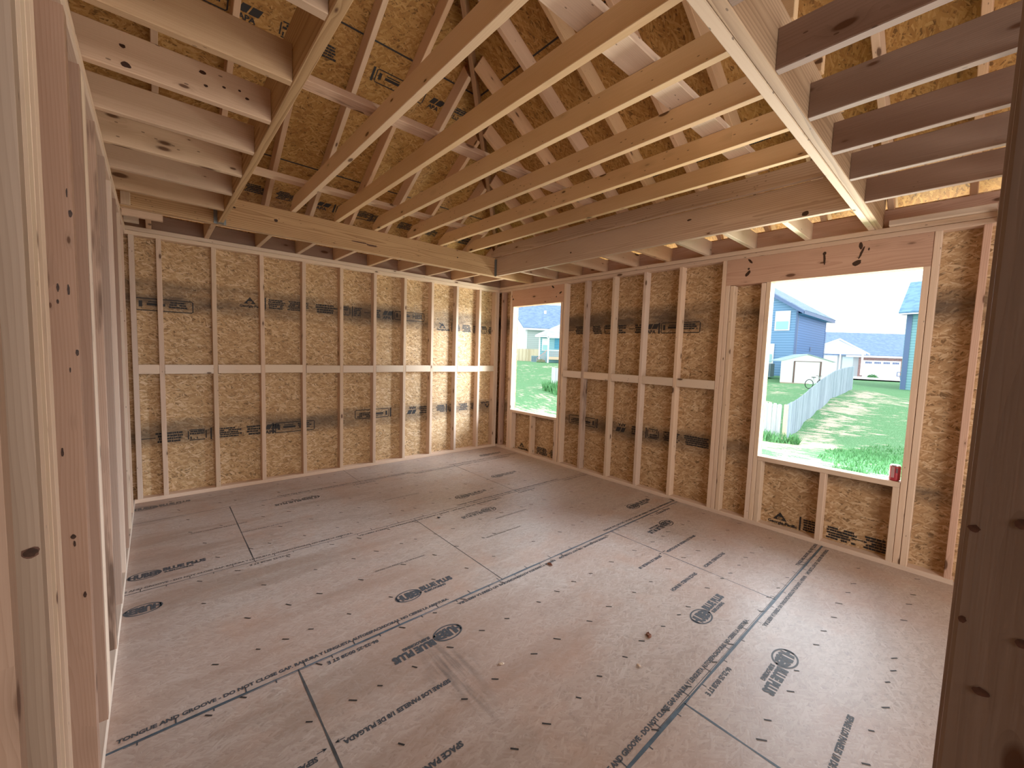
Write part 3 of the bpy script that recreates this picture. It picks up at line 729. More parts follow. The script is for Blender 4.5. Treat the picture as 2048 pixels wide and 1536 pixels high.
# ------------------------------------------------------------------ loose things on the floor
def chip(name, x, y, s, m, lab, seed):
    r = random.Random(seed); bm = bmesh.new()
    vs = []
    for i in range(9):
        a = 2*math.pi*i/9; rr = s*r.uniform(.5, 1)
        vs.append(((rr*math.cos(a), rr*.55*math.sin(a))))
    lo = [bm.verts.new((u, v, .0012+.1*s*r.random())) for u, v in vs]
    hi = [bm.verts.new((u*.8, v*.8, .35*s*(.5+r.random()))) for u, v in vs]
    bm.faces.new(lo[::-1]); bm.faces.new(hi)
    for i in range(9):
        j = (i+1) % 9; bm.faces.new((lo[i], lo[j], hi[j], hi[i]))
    o = link(name, bm_done(bm, name), m); o.location = (x, y, .0015); o.rotation_euler = (0, 0, r.uniform(0, 3))
    return tag(o, lab, 'debris')
M_LEAF = plain('dry leaf', (.20,.07,.035), .7, var=.4, vscale=60)
chip('dry_leaf', -2.115, -3.945, .030, M_LEAF, 'curled reddish brown dry leaf lying on the floor near the window wall', 1)
chip('wood_chip', -1.999, -3.105, .026, M_LEAF, 'small torn wood chip on the floor by the blue seam', 2)
chip('wood_chip', -2.200, -1.925, .022, M_INK, 'tiny dark twig on the floor in the middle of the room', 4)
chip('wood_splinter', -2.86, -3.60, .016, M_WHITEW, 'pale splinter on the floor between the printed lines', 5)
chip('wood_splinter', -2.35, -4.03, .016, M_WHITEW, 'pale splinter on the floor right of the scuffed patch', 6)

# ------------------------------------------------------------------ outdoors
CP = [(.1,-8,-.9),(.1,0,-.9),(.1,8,-.9),(.1,-20,-.9),(7,-3,-1.05),(7,3,-1.05),(12.1,-.8,-1.18),(13.8,-.7,-1.11),(15.9,-.6,-.79),(18.2,-.5,-.54),(21.2,-.4,-.18),
      (25.8,-.4,.06),(12,5,-.85),(13.3,11.4,-.45),(12,-8,-1.1),(20,-8,-.7),(26,-3,-.2),(37,-2,-.25),(53,3,-.17),(53,-10,-.2),(62,4,-.05),(28.5,2.8,.05),(33.7,4.5,.4),
      (20,3,-.4),(19,1.3,-.5),(24.5,24,.7),(24,17,.55),(25,22,.7),(30,30,1),(60,40,1),(18,14,.0),(80,0,0),(80,-30,-.2),(40,15,.6),(10,25,0),(25,28,.72)]
def ground(x, y):
    sw = sz = 0
    for a, b, c in CP:
        d = ((x-a)**2+(y-b)**2)**1.5+.02; w = 1/d; sw += w; sz += w*c
    return sz/sw
def straw_mask(x, y): return 0
t = NT('lawn'); P = t.obj(); s = t.sep(P)
n1 = t.noise(P, .55, 4, .6); n2 = t.noise(t.mapping(P, (1, .35, 1)), 5.5, 4, .7); n3 = t.noise(P, 30, 2, .6)
grass = t.ramp(n3, [(.3, (.08,.20,.075)), (.55, (.15,.36,.15)), (.75, (.30,.55,.30))])
straw = t.ramp(n3, [(.3, (.50,.42,.30)), (.7, (.85,.76,.58))])
# straw along the foot of the fence and bare soil near the house
df = t.math('ABSOLUTE', t.math('ADD', s[1], 1.35)); ff = t.math('SUBTRACT', 1.25, df, clamp=True)
ff = t.math('MULTIPLY', ff, t.math('GREATER_THAN', s[0], 9.0)); ff = t.math('MULTIPLY', ff, t.math('LESS_THAN', s[0], 26.0)); ff = t.math('MULTIPLY', ff, t.math('LESS_THAN', s[1], -.25))
nearh = t.math('SUBTRACT', 1.0, t.math('MULTIPLY', t.math('ABSOLUTE', t.math('SUBTRACT', s[0], 6.6)), .42), clamp=True)
yy2 = t.math('GREATER_THAN', s[1], -14)
m = t.math('ADD', t.math('MULTIPLY', ff, .30), t.math('MULTIPLY', nearh, .55))
m = t.math('ADD', m, t.math('MULTIPLY', t.math('SUBTRACT', n2, .5), 2.3)); m = t.math('ADD', m, t.math('MULTIPLY', t.math('SUBTRACT', n1, .52), 1.6))
m = t.math('MULTIPLY', m, t.math('LESS_THAN', s[0], 27))
c = t.mix(t.ramp(m, [(.16, 0), (.42, 1)]), grass, straw)
soil = t.ramp(t.math('ADD', nearh, t.math('MULTIPLY', t.math('SUBTRACT', n2, .5), 1.2)), [(.62, 0), (.85, .85)])
c = t.mix(soil, c, (.80,.62,.46))
t.base(c, .9, .1); t.bump(n3, .6, .03); M_LAWN = t.m
def terrain():
    bm = bmesh.new(); xs = [.12+i*.6 for i in range(50)]+[30+i*3 for i in range(1, 24)]; ys = [-30+i*1.0 for i in range(20)]+[-10+i*.6 for i in range(60)]+[26+i*2 for i in range(14)]
    V = [[bm.verts.new((x, y, ground(x, y))) for y in ys] for x in xs]
    for i in range(len(xs)-1):
        for j in range(len(ys)-1): bm.faces.new((V[i][j], V[i+1][j], V[i+1][j+1], V[i][j+1]))
    me = bm_done(bm, 'lawn')
    for p in me.polygons: p.use_smooth = True
    return link('lawn', me, M_LAWN)
g = terrain(); g['kind'] = 'structure'
# taller grass tufts
M_BLADE = plain('grass blades', (.13,.36,.13), .8, .2, var=.45, vscale=9)
def blades(name, spots, n, h, seed):
    r = random.Random(seed); bm = bmesh.new()
    for i in range(n):
        cx, cy, rad = r.choice(spots); a = r.uniform(0, 6.283); d = rad*math.sqrt(r.random())
        x, y = cx+d*math.cos(a), cy+d*math.sin(a); z = ground(x, y); b = r.uniform(0, 3.14); hh = h*r.uniform(.5, 1.2); w = .012+hh*.05
        dx, dy = math.cos(b)*w, math.sin(b)*w; lx, ly = r.uniform(-.5, .5)*hh, r.uniform(-.5, .5)*hh
        bm.faces.new([bm.verts.new(p) for p in ((x-dx, y-dy, z-.01), (x+dx, y+dy, z-.01), (x+lx, y+ly, z+hh))])
    return link(name, bm_done(bm, name), M_BLADE)
o = blades('grass', [(9.6,-3.4,1.1),(10.2,-4.4,1.5),(11,-3.0,.8),(9.0,-5.0,.9),(12,-4.2,1.4),(8.1,-3.2,.35),(10,-3.9,1.4)], 5200, .10, 5)
tag(o, 'patch of taller bright green grass growing below the near window', 'grass', kind='stuff')
o = blades('weed_clump', [(11.45,-.75,.28),(11.5,-.35,.32),(11.6,-1.2,.2)], 420, .34, 6)
tag(o, 'leafy green weed clump at the foot of the fence corner', 'weed')
o = blades('weed_clump', [(12.1,10.1,.5),(11.9,9.2,.6)], 500, .55, 8)
tag(o, 'tall wispy weeds below the white fence seen through the far window', 'weed')

# picket fence, boards side by side on a curving line
def picket_mat(name, c1, c2):
    t = NT(name); P = t.obj(); rn = t.rand()
    Q = t.vm('ADD', P, t.comb(t.math('MULTIPLY', rn, 50.), 0., 0.))
    n = t.noise(t.mapping(Q, (14, 14, 1.5)), 1.0, 3, .6)
    f = t.math('ADD', n, t.math('MULTIPLY', t.math('SUBTRACT', rn, .5), .45), clamp=True)
    t.base(t.ramp(f, [(.3, c2), (.7, c1)]), .8, .2); return t.m
M_PICK = picket_mat('weathered picket', (.50,.60,.72), (.30,.38,.48))
M_PICKW = picket_mat('pale picket', (.80,.82,.86), (.55,.58,.64))
M_PICKT = picket_mat('tan picket', (.82,.70,.50), (.60,.47,.30))
def fence(name, pts, h, m, lab, pw=.14, side=1, n_max=100):
    ZZ = [p[2] for p in pts]; P = [Vector((p[0], p[1], 0)) for p in pts]; seg = [(a, b, (b-a).length) for a, b in zip(P, P[1:])]; tot = sum(s[2] for s in seg)
    f = thing(name, (P[0].x, P[0].y, ZZ[0]), lab, 'fence')
    org = f.location; n = int(tot/(pw+.008)); k = min(n, n_max); stp = tot/k; w = stp-.010
    rail = [[], []]
    for i in range(k):
        d = (i+.5)*stp
        for si, (a, b, L) in enumerate(seg):
            if d <= L: break
            d -= L
        u = (b-a).normalized(); q = a+u*d; tt = min(1, d/L)
        zm1 = ZZ[si-1] if si else 2*ZZ[0]-ZZ[1]; z1, z2 = ZZ[si], ZZ[si+1]; z3 = ZZ[si+2] if si+2 < len(ZZ) else 2*ZZ[-1]-ZZ[-2]
        z = .5*((2*z1)+(z2-zm1)*tt+(2*zm1-5*z1+4*z2-z3)*tt*tt+(3*z1-zm1-3*z2+z3)*tt**3); nn = Vector((-u.y, u.x, 0))
        bm = bmesh.new(); hh = h+random.uniform(-.012, .012); tl = random.uniform(-.008, .008)
        pr = [(-w/2, -.16), (w/2, -.16), (w/2+tl, hh-.05), (w/2-.035+tl, hh), (-w/2+.035+tl, hh), (-w/2+tl, hh-.05)]
        A = [bm.verts.new(tuple(u*a_+nn*-.009)[:2]+(z_,)) for a_, z_ in pr]; B = [bm.verts.new(tuple(u*a_+nn*.009)[:2]+(z_,)) for a_, z_ in pr]
        bm.faces.new(A); bm.faces.new(B[::-1])
        for e in range(6): bm.faces.new((A[e], B[e], B[(e+1)%6], A[(e+1)%6]))
        bmesh.ops.recalc_face_normals(bm, faces=bm.faces)
        o = link('picket', bm_done(bm, 'picket'), m, f); o.location = (q.x-org.x, q.y-org.y, z-org.z)
        rail[0].append((q, z, nn))
    for zz in (.25, h-.25):
        bm = bmesh.new(); prev = None
        for q, z, nn in rail[0]:
            r = [bm.verts.new((q+nn*(o_*side)+Vector((0,0,z+zz+e))-Vector((org.x,org.y,org.z)))) for o_, e in ((.011,0),(.048,0),(.048,.08),(.011,.08))]
            if prev:
                for e in range(4): bm.faces.new((prev[e], r[e], r[(e+1)%4], prev[(e+1)%4]))
            prev = r
        bmesh.ops.recalc_face_normals(bm, faces=bm.faces); link('fence_rail', bm_done(bm, 'rail'), m, f)
    return f
fence('picket_fence', [(12.14,-.80,-1.17),(13.86,-.72,-1.04),(15.9,-.60,-.76),(18.25,-.50,-.40),(21.2,-.38,-.07),(23.95,-.38,.10),(25.8,-.38,.16)], 1.22, M_PICK, 'weathered grey picket fence climbing the slope beyond the near window', side=1)
fence('picket_fence', [(12.0,-.70,-1.17),(12.25,.6,-1.08),(12.75,5.0,-.85),(13.4,11.4,-.45)], 1.22, M_PICKW, 'paler picket fence turning away left from the fence corner', side=-1)
fp = bx('fence_post', 12.02, 12.13, -.87, -.76, -1.2, .05, M_PICKT, 'tan wooden post at the corner of the grey picket fence', 'post')
fence('privacy_fence', [(25.4,29.5,.72),(26.0,26.9,.72),(26.5,24.9,.72)], 1.30, M_PICKT, 'tan board fence in front of the white house, through the far window', side=1)

# siding and roof materials
def siding(name, c1, c2, pitch=.20):
    t = NT(name); P = t.n('ShaderNodeTexCoord').outputs['Object']; s = t.sep(P)
    f = t.math('FRACT', t.math('DIVIDE', s[2], pitch))
    t.base(t.ramp(f, [(0, tuple(x*.45 for x in c2)), (.14, c2), (.9, c1), (1.0, c1)]), .55, .3); t.bump(f, .5, .02); return t.m
def shingle(name, c1, c2):
    t = NT(name); P = t.obj(); v = t.vor(t.mapping(P, (3.4, 3.4, 6)), 1.0, .8); n = t.noise(P, 3, 3, .6)
    f = t.math('ADD', t.math('MULTIPLY', t.sep(v.outputs['Color'])[0], .6), t.math('MULTIPLY', n, .4))
    t.base(t.ramp(f, [(.25, c2), (.75, c1)]), .9, .1); return t.m
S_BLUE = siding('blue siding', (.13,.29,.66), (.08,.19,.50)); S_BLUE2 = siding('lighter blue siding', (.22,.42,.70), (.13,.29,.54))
S_TEAL = siding('teal siding', (.30,.60,.68), (.20,.46,.56)); S_BEIGE = siding('pale green siding', (.62,.70,.68), (.48,.58,.58), .22)
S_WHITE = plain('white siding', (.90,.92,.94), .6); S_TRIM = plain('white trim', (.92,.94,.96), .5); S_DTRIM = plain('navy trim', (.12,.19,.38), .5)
S_GLASS = plain('window glass', (.30,.62,.64), .15, .6); S_BLIND = siding('blue blind', (.10,.42,.62), (.04,.22,.40), .16)
R_BLUE = shingle('blue grey shingles', (.34,.46,.66), (.24,.34,.52)); R_GREY = shingle('grey shingles', (.24,.36,.58), (.16,.26,.46)); R_PALE = shingle('pale shingles', (.62,.66,.66), (.46,.50,.52))
R_SLATE = shingle('slate shingles', (.22,.42,.70), (.15,.30,.56))
BRICK = plain('brick', (.34,.20,.18), .8, var=.3, vscale=8); CONC = plain('concrete drive', (.82,.82,.80), .8)
def quadobj(name, quads, m, root, thick=0):
    """faces given in world coordinates, stored relative to the thing's base"""
    bm = bmesh.new(); L = root.location
    for qd in quads:
        P = [Vector(p)-L for p in qd]
        if not thick: bm.faces.new([bm.verts.new(p) for p in P]); continue
        N = (P[1]-P[0]).cross(P[2]-P[0]).normalized()*thick
        A = [bm.verts.new(p) for p in P]; B = [bm.verts.new(p+N) for p in P]
        bm.faces.new(A[::-1]); bm.faces.new(B)
        for i in range(len(P)): bm.faces.new((A[i], A[(i+1)%len(P)], B[(i+1)%len(P)], B[i]))
    bmesh.ops.recalc_face_normals(bm, faces=bm.faces)
    return link(name, bm_done(bm, name), m, root)
def wallwin(root, o, u, v0, v1, z0, z1, off, glass=S_GLASS, split=True, frame_t=.10):
    """window on a wall: o origin, u unit direction along wall, off outward normal offset"""
    o, u, off = Vector(o), Vector(u), Vector(off)
    def q(a, b, c, d, k): return [tuple(o+u*a+off*k+Vector((0,0,c))), tuple(o+u*b+off*k+Vector((0,0,c))), tuple(o+u*b+off*k+Vector((0,0,d))), tuple(o+u*a+off*k+Vector((0,0,d)))]
    f = quadobj('window', [q(v0, v1, z0, z1, 1)], S_TRIM, root)
    zm = (z0+z1)/2
    g = quadobj('pane', [q(v0+frame_t, v1-frame_t, z0+frame_t, (zm if split else z1)-frame_t*.5, 1.6)], glass, root); g.parent = f; return f

# blue two-storey house beyond the near window
hs = thing('house', (33.7, 4.55, .2), 'dark blue two-storey house with white windows, behind the white shed', 'house')
zb, ze = 0.0, 5.6
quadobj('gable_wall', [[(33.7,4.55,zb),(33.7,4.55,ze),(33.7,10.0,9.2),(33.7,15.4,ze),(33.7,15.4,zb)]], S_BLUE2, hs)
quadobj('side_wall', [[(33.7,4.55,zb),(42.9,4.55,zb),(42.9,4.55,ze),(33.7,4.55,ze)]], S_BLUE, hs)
quadobj('far_wall', [[(42.9,4.55,zb),(42.9,15.4,zb),(42.9,15.4,ze),(42.9,10,9.2),(42.9,4.55,ze)]], S_BLUE, hs)
quadobj('roof', [[(33.3,4.05,5.42),(43.5,4.05,5.42),(43.5,10,9.40),(33.3,10,9.40)], [(33.3,15.9,5.42),(33.3,10,9.40),(43.5,10,9.40),(43.5,15.9,5.42)]], R_BLUE, hs, .12)
quadobj('fascia', [[(33.28,4.05,5.22),(33.28,4.05,5.48),(33.28,10,9.46),(33.28,10,9.20)], [(33.3,4.03,5.22),(43.5,4.03,5.22),(43.5,4.03,5.48),(33.3,4.03,5.48)]], S_DTRIM, hs, .02)
quadobj('soffit', [[(33.3,4.05,5.24),(43.5,4.05,5.24),(43.5,4.6,5.30),(33.3,4.6,5.30)]], S_BLUE2, hs)
quadobj('corner_trim', [[(33.66,4.50,zb),(33.66,4.62,zb),(33.66,4.62,ze-.1),(33.66,4.50,ze-.1)], [(33.7,4.50,zb),(33.95,4.50,zb),(33.95,4.50,ze-.1),(33.7,4.50,ze-.1)], [(42.75,4.50,zb),(42.9,4.50,zb),(42.9,4.50,ze-.1),(42.75,4.50,ze-.1)]], S_DTRIM, hs)
quadobj('vent', [[(37.9,4.49,2.50),(38.15,4.49,2.50),(38.15,4.49,2.85),(37.9,4.49,2.85)]], S_DTRIM, hs)
wallwin(hs, (33.7,0,0), (0,1,0), 5.0, 6.05, 4.0, 5.55, (-.06,0,0)); wallwin(hs, (33.7,0,0), (0,1,0), 5.95, 6.95, 1.35, 2.95, (-.06,0,0))
# air conditioner beside the blue house
ac = thing('air_conditioner', (31.2, 6.0, .35), 'blue grey air conditioner unit standing left of the white shed', 'air conditioner')
boxes('casing', [(-.45,.45,-.75,.75,0,1.0)], plain('ac paint', (.20,.30,.38), .5, var=.3, vscale=20), ac)
boxes('grille', [(-.47,-.455,-.70+.1*i,-.66+.1*i,.08,.92) for i in range(14)], plain('ac grille', (.10,.16,.22), .5), ac)
# shed
sh = thing('garden_shed', (28.2, 3.88, 0), 'white metal garden shed with brown door posts behind the fence', 'shed')
a, b = Vector((28.2,3.88,0)), Vector((30.85,1.54,0)); u = (b-a).normalized(); L = (b-a).length; bk = Vector((2.9,1.5,0)); up = Vector((0,0,1))
S_SHED = plain('shed paint', (.95,.95,.95), .5)
pA = [a+up*.12, b+up*.02, b+up*1.62, a+(b-a)*.49+up*2.06, a+up*1.60]
quadobj('front_wall', [[tuple(p) for p in pA]], S_SHED, sh); quadobj('side_wall', [[tuple(b), tuple(b+bk), tuple(b+bk+up*1.62), tuple(b+up*1.62)]], plain('shed side', (.52,.72,.80), .5), sh)
nrm = Vector((-u.y, u.x, 0))*-1; nrm = nrm if nrm.x < 0 else -nrm
ap = a+(b-a)*.49
quadobj('roof', [[tuple(ap+up*2.08+nrm*.08), tuple(b+u*.12+up*1.58+nrm*.08), tuple(b+u*.12+bk+up*1.58), tuple(ap+bk+up*2.08)], [tuple(a-u*.12+up*1.56+nrm*.08), tuple(ap+up*2.08+nrm*.08), tuple(ap+bk+up*2.08), tuple(a-u*.12+bk+up*1.56)]], plain('shed roof', (.40,.55,.62), .5), sh, .03)
S_BRN = plain('brown trim', (.16,.09,.08), .6)
for k in (.24, .75):
    p = a+(b-a)*k+nrm*.03; quadobj('door_post', [[tuple(p+up*.10), tuple(p+u*.11+up*.10), tuple(p+u*.11+up*1.58), tuple(p+up*1.58)]], S_BRN, sh)
p = a+(b-a)*.24+nrm*.03; p2 = a+(b-a)*.78+nrm*.03
quadobj('door_rail', [[tuple(p+up*1.56), tuple(p2+up*1.56), tuple(p2+up*1.60), tuple(p+up*1.60)]], S_BRN, sh)
quadobj('floor_frame', [[tuple(a+nrm*.05+up*.02), tuple(b+nrm*.05+up*-.06), tuple(b+nrm*.05+up*.03), tuple(a+nrm*.05+up*.13)]], plain('shed base', (.55,.40,.30), .7), sh)
# bicycle leaning by the fence
M_TYRE = plain('tyre rubber', (.03,.035,.04), .7); M_BIKE = plain('pale bike paint', (.75,.85,.85), .4)
bk_ = thing('bicycle', (25.0, 1.2, ground(25.0,1.2)+.28), 'child bicycle parked on the lawn in front of the shed', 'bicycle', rz=-.6)
for dx in (-.38, .38):
    bm = bmesh.new(); nn = 28
    for i in range(nn):
        ring = []
        for j in range(6):
            A_ = 2*math.pi*i/nn; B_ = 2*math.pi*j/6; r = .26+.022*math.cos(B_)
            ring.append(bm.verts.new((dx+r*math.cos(A_), .022*math.sin(B_), r*math.sin(A_))))
    bm.verts.ensure_lookup_table()
    for i in range(nn):
        for j in range(6):
            bm.faces.new((bm.verts[i*6+j], bm.verts[((i+1)%nn)*6+j], bm.verts[((i+1)%nn)*6+(j+1)%6], bm.verts[i*6+(j+1)%6]))
    link('wheel', bm_done(bm, 'wheel'), M_TYRE, bk_)
def rod(name, pts, r, m, parent):
    cu = bpy.data.curves.new(name, 'CURVE'); cu.dimensions = '3D'; cu.bevel_depth = r; cu.bevel_resolution = 2
    for seg in pts:
        sp = cu.splines.new('POLY'); sp.points.add(len(seg)-1)
        for q_, p_ in zip(sp.points, seg): q_.co = (*p_, 1)
    o = bpy.data.objects.new(name, cu); COL.objects.link(o); dg = bpy.context.evaluated_depsgraph_get()
    me = bpy.data.meshes.new_from_object(o.evaluated_get(dg)); bpy.data.objects.remove(o)
    me.materials.clear(); return link(name, me, m, parent)
rod('bike_frame', [[(-.38,0,0),(-.05,0,.0),(-.12,0,.38),(-.38,0,0)],[(-.05,0,0),(.28,0,.36),(-.12,0,.34)],[(.38,0,0),(.27,0,.46)]], .014, M_BIKE, bk_)
rod('handlebar', [[(.22,-.2,.50),(.27,0,.46),(.22,.2,.50)]], .011, M_TYRE, bk_)
boxes('saddle', [(-.22,-.02,-.05,.05,.38,.42)], M_TYRE, bk_)

# teal house on the right
hs = thing('house', (37.4, -1.3, -.3), 'teal sided house with a dark shingle roof at the right edge of the near window', 'house')
zb, ze = -.6, 5.25
quadobj('front_wall', [[(37.4,-1.3,zb),(35.9,-9,zb),(35.9,-9,ze),(37.4,-1.3,ze)]], S_TEAL, hs)
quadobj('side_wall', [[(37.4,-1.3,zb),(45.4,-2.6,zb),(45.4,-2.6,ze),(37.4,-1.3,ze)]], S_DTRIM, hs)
quadobj('corner_trim', [[(37.33,-1.33,zb),(37.28,-1.62,zb),(37.28,-1.62,ze),(37.33,-1.33,ze)]], S_DTRIM, hs)
quadobj('roof', [[(36.6,-.93,5.27),(35.1,-9,5.27),(40.8,-9.2,8.17),(42.2,-.9,8.17)]], R_SLATE, hs, .12)
quadobj('soffit', [[(36.6,-.93,5.20),(35.1,-9,5.20),(36.2,-9,5.22),(37.6,-1.2,5.22)]], S_DTRIM, hs)
quadobj('pent_roof', [[(36.45,-1.55,5.35),(35.0,-9,5.35),(36.3,-9,5.80),(37.3,-1.9,5.80)]], R_SLATE, hs, .06)
# far pale house with garage
hs = thing('house', (60, 6, 0), 'distant white and brick house with grey roof and double garage, in the near window', 'house')
P0, P1 = Vector((56.5, 9.6, 0)), Vector((68.2,-1.6,0)); u = (P1-P0).normalized()
nrm = Vector((-.66,-.75,0)).normalized()
def W(a_, z_, k_=0): return tuple(P0+u*a_+nrm*k_+Vector((0,0,z_)))
L = (P1-P0).length
quadobj('brick_wall', [[W(0,-.4),W(L+15,-.4),W(L+15,2.7),W(0,2.7)]], BRICK, hs)
up0 = Vector((11.5,9.5,3.75))
e0, e1 = Vector(W(-4,2.55,.5)), Vector(W(L+16,2.55,.5))
quadobj('roof', [[tuple(e0), tuple(e1), tuple(e1+up0), tuple(e0+up0)]], R_GREY, hs, .15)
quadobj('gutter', [[W(5.0,2.40,.55),W(L+1,2.40,.55),W(L+1,2.62,.55),W(5.0,2.62,.55)]], S_TRIM, hs)
gd = quadobj('garage_door', [[W(7.5,-.1,.06),W(12.0,-.1,.06),W(12.0,2.05,.06),W(7.5,2.05,.06)]], S_WHITE, hs)
for k in range(4):
    for j in range(4):
        x0 = 7.75+k*1.08+j*.20; w_ = quadobj('garage_pane', [[W(x0,1.66,.10),W(x0+.15,1.66,.10),W(x0+.15,1.88,.10),W(x0,1.88,.10)]], S_DTRIM, hs); w_.parent = gd; w_.location = (0,0,0)
quadobj('porch_wall', [[W(0,-.2,.3),W(4.2,-.2,.3),W(4.2,2.9,.3),W(0,4.6,.3)]], S_WHITE, hs)
quadobj('porch_gable', [[W(1.2,2.7,.7),W(7.2,2.7,.7),W(7.2,2.9,.7),W(3.9,4.35,.7),W(1.2,3.3,.7)]], S_WHITE, hs)
quadobj('rake_trim', [[W(7.6,2.66,.8),W(7.6,2.86,.8),W(3.9,4.62,.8),W(3.9,4.42,.8)], [W(1.6,3.5,.8),W(1.6,3.7,.8),W(3.9,4.62,.8),W(3.9,4.42,.8)]], S_TRIM, hs)
quadobj('entry_recess', [[W(4.25,-.1,.1),W(6.9,-.1,.1),W(6.9,2.68,.1),W(4.25,2.68,.1)]], plain('porch shade', (.45,.50,.52), .7), hs)  # porch shade painted into the grey of this panel
dr = quadobj('entry_door', [[W(4.9,.3,.15),W(6.2,.3,.15),W(6.2,2.45,.15),W(4.9,2.45,.15)]], plain('door paint', (.62,.78,.82), .5), hs)
quadobj('porch_column', [[W(6.75,.2,.65),W(7.0,.2,.65),W(7.0,2.7,.65),W(6.75,2.7,.65)]], S_TRIM, hs)
quadobj('porch_column', [[W(4.15,.2,.65),W(4.32,.2,.65),W(4.32,2.9,.65),W(4.15,2.9,.65)]], S_TRIM, hs)
dv = poly('driveway', [[(51.5,6.5,.0),(53.5,-12,-.08),(75,-12,.05),(75,10,.05),(58,12,.1)]], CONC); dv['kind'] = 'structure'
# mailbox-like trailer hitch by the garage
tr = thing('utility_trailer', (55.5, -.3, -.1), 'dark little trailer frame parked on the driveway', 'trailer')
rod('trailer_frame', [[(0,-.9,.5),(0,.9,.5),(0,.9,.9),(0,-.9,.9)],[(0,.6,.5),(0,.6,0)],[(0,-.6,.9),(0,-.6,1.7)]], .05, S_DTRIM, tr)

# houses seen through the far window
hs = thing('house', (27.5, 28.9, .7), 'white gabled house with a big blue grey roof, seen through the far window', 'house')
C0 = Vector((27.5,28.9,0)); u = Vector((.78,-.62,0)); w = Vector((.50,.866,0))
def H(a_, b_, z_): return tuple(C0+u*a_+w*b_+Vector((0,0,z_)))
quadobj('side_wall', [[H(0,0,0),H(14,0,0),H(14,0,4.35),H(0,0,4.35)]], S_BEIGE, hs)
quadobj('gable_wall', [[H(0,0,0),H(0,0,4.4),H(0,9.8,8.1),H(0,19,4.4),H(0,19,0)]], S_WHITE, hs)
quadobj('roof', [[H(-.3,-.4,4.30),H(14,-.4,4.15),H(14,9.8,7.95),H(-.3,9.8,8.15)]], R_GREY, hs, .15)
quadobj('gutter', [[H(-.3,-.45,4.18),H(14,-.45,4.02),H(14,-.45,4.22),H(-.3,-.45,4.38)]], S_TRIM, hs)
quadobj('corner_trim', [[H(.0,-.03,0),H(.2,-.03,0),H(.2,-.03,4.2),H(.0,-.03,4.2)]], S_TRIM, hs)
quadobj('roof_vent', [[H(3.4,5.1,6.55),H(3.7,5.1,6.55),H(3.7,5.1,6.95),H(3.4,5.1,6.95)]], S_TRIM, hs)
hs = thing('house', (24.4, 23.6, .7), 'small teal house with pale roof and railed wooden porch, seen through the far window', 'house')
C0 = Vector((24.4,23.6,0)); u = Vector((.63,-.777,0)); w = Vector((.777,.63,0))
quadobj('front_wall', [[H(0,0,.3),H(6,0,.3),H(6,0,3.3),H(0,0,3.3)]], S_TEAL, hs)
quadobj('roof', [[H(-.35,-.45,3.28),H(6,-.45,3.28),H(6,4.5,5.8),H(4.2,4.5,5.8)]], R_PALE, hs, .08)
quadobj('gutter', [[H(-.35,-.47,3.16),H(6,-.47,3.16),H(6,-.47,3.34),H(-.35,-.47,3.34)]], S_TRIM, hs)
quadobj('corner_trim', [[H(0,-.03,.3),H(.15,-.03,.3),H(.15,-.03,3.2),H(0,-.03,3.2)]], S_TRIM, hs)
wallwin(hs, H(0,0,0), tuple(u), .32, .98, 1.85, 3.05, tuple(w*-.05), frame_t=.08)
quadobj('porch_window', [[H(1.55,-.04,2.05),H(3.2,-.04,2.05),H(3.2,-.04,3.15),H(1.55,-.04,3.15)]], S_BLIND, hs)
dk = hs
S_DECK = plain('deck wood', (.80,.58,.40), .7); S_RAIL = plain('railing stain', (.62,.36,.32), .7)
Rk = Vector((.02,-.0,0)); C0 = Vector((23.9,21.9,0)); u = Vector((.66,-.75,0)); w = Vector((.75,.66,0))
quadobj('deck_platform', [[H(0,0,1.28),H(5,0,1.28),H(5,1.6,1.28),H(0,1.6,1.28)], [H(0,0,1.02),H(5,0,1.02),H(5,0,1.28),H(0,0,1.28)]], S_DECK, dk, .01)
for k in range(1, 16): quadobj('baluster', [[H(.12+k*.13,-.01,1.35),H(.165+k*.13,-.01,1.35),H(.165+k*.13,-.01,1.88),H(.12+k*.13,-.01,1.88)]], S_RAIL, dk)
quadobj('handrail', [[H(0,-.02,1.86),H(2.4,-.02,1.86),H(2.4,-.02,1.93),H(0,-.02,1.93)]], S_TRIM, dk)
quadobj('porch_post', [[H(-.02,-.03,.7),H(.14,-.03,.7),H(.14,-.03,3.2),H(-.02,-.03,3.2)], [H(1.35,-.03,.7),H(1.47,-.03,.7),H(1.47,-.03,1.28),H(1.35,-.03,1.28)]], S_TRIM, dk)
quadobj('porch_header', [[H(-.1,-.03,3.05),H(5,-.03,3.05),H(5,-.03,3.3),H(-.1,-.03,3.3)]], S_TRIM, dk)
quadobj('stair_rail', [[H(-.05,0,1.83),H(-1.0,.3,1.05),H(-1.0,.3,1.12),H(-.05,0,1.92)]] + [[H(-.05-k*.13,.02*k,.75+.0*k),H(-.09-k*.13,.02*k,.75),H(-.09-k*.13,.02*k,1.86-k*.11),H(-.05-k*.13,.02*k,1.88-k*.11)] for k in range(1, 8)], S_RAIL, dk)
ac = thing('air_conditioner', (24.85, 24.2, .70), 'grey air conditioner unit beside the small teal house, through the far window', 'air conditioner')
boxes('casing', [(-.42,.42,-.42,.42,0,.62)], plain('ac grey', (.28,.42,.48), .5, var=.3, vscale=20), ac)
boxes('grille', [(-.44,-.425,-.38+.09*i,-.345+.09*i,.05,.57) for i in range(9)], plain('ac grille grey', (.16,.25,.30), .5), ac)
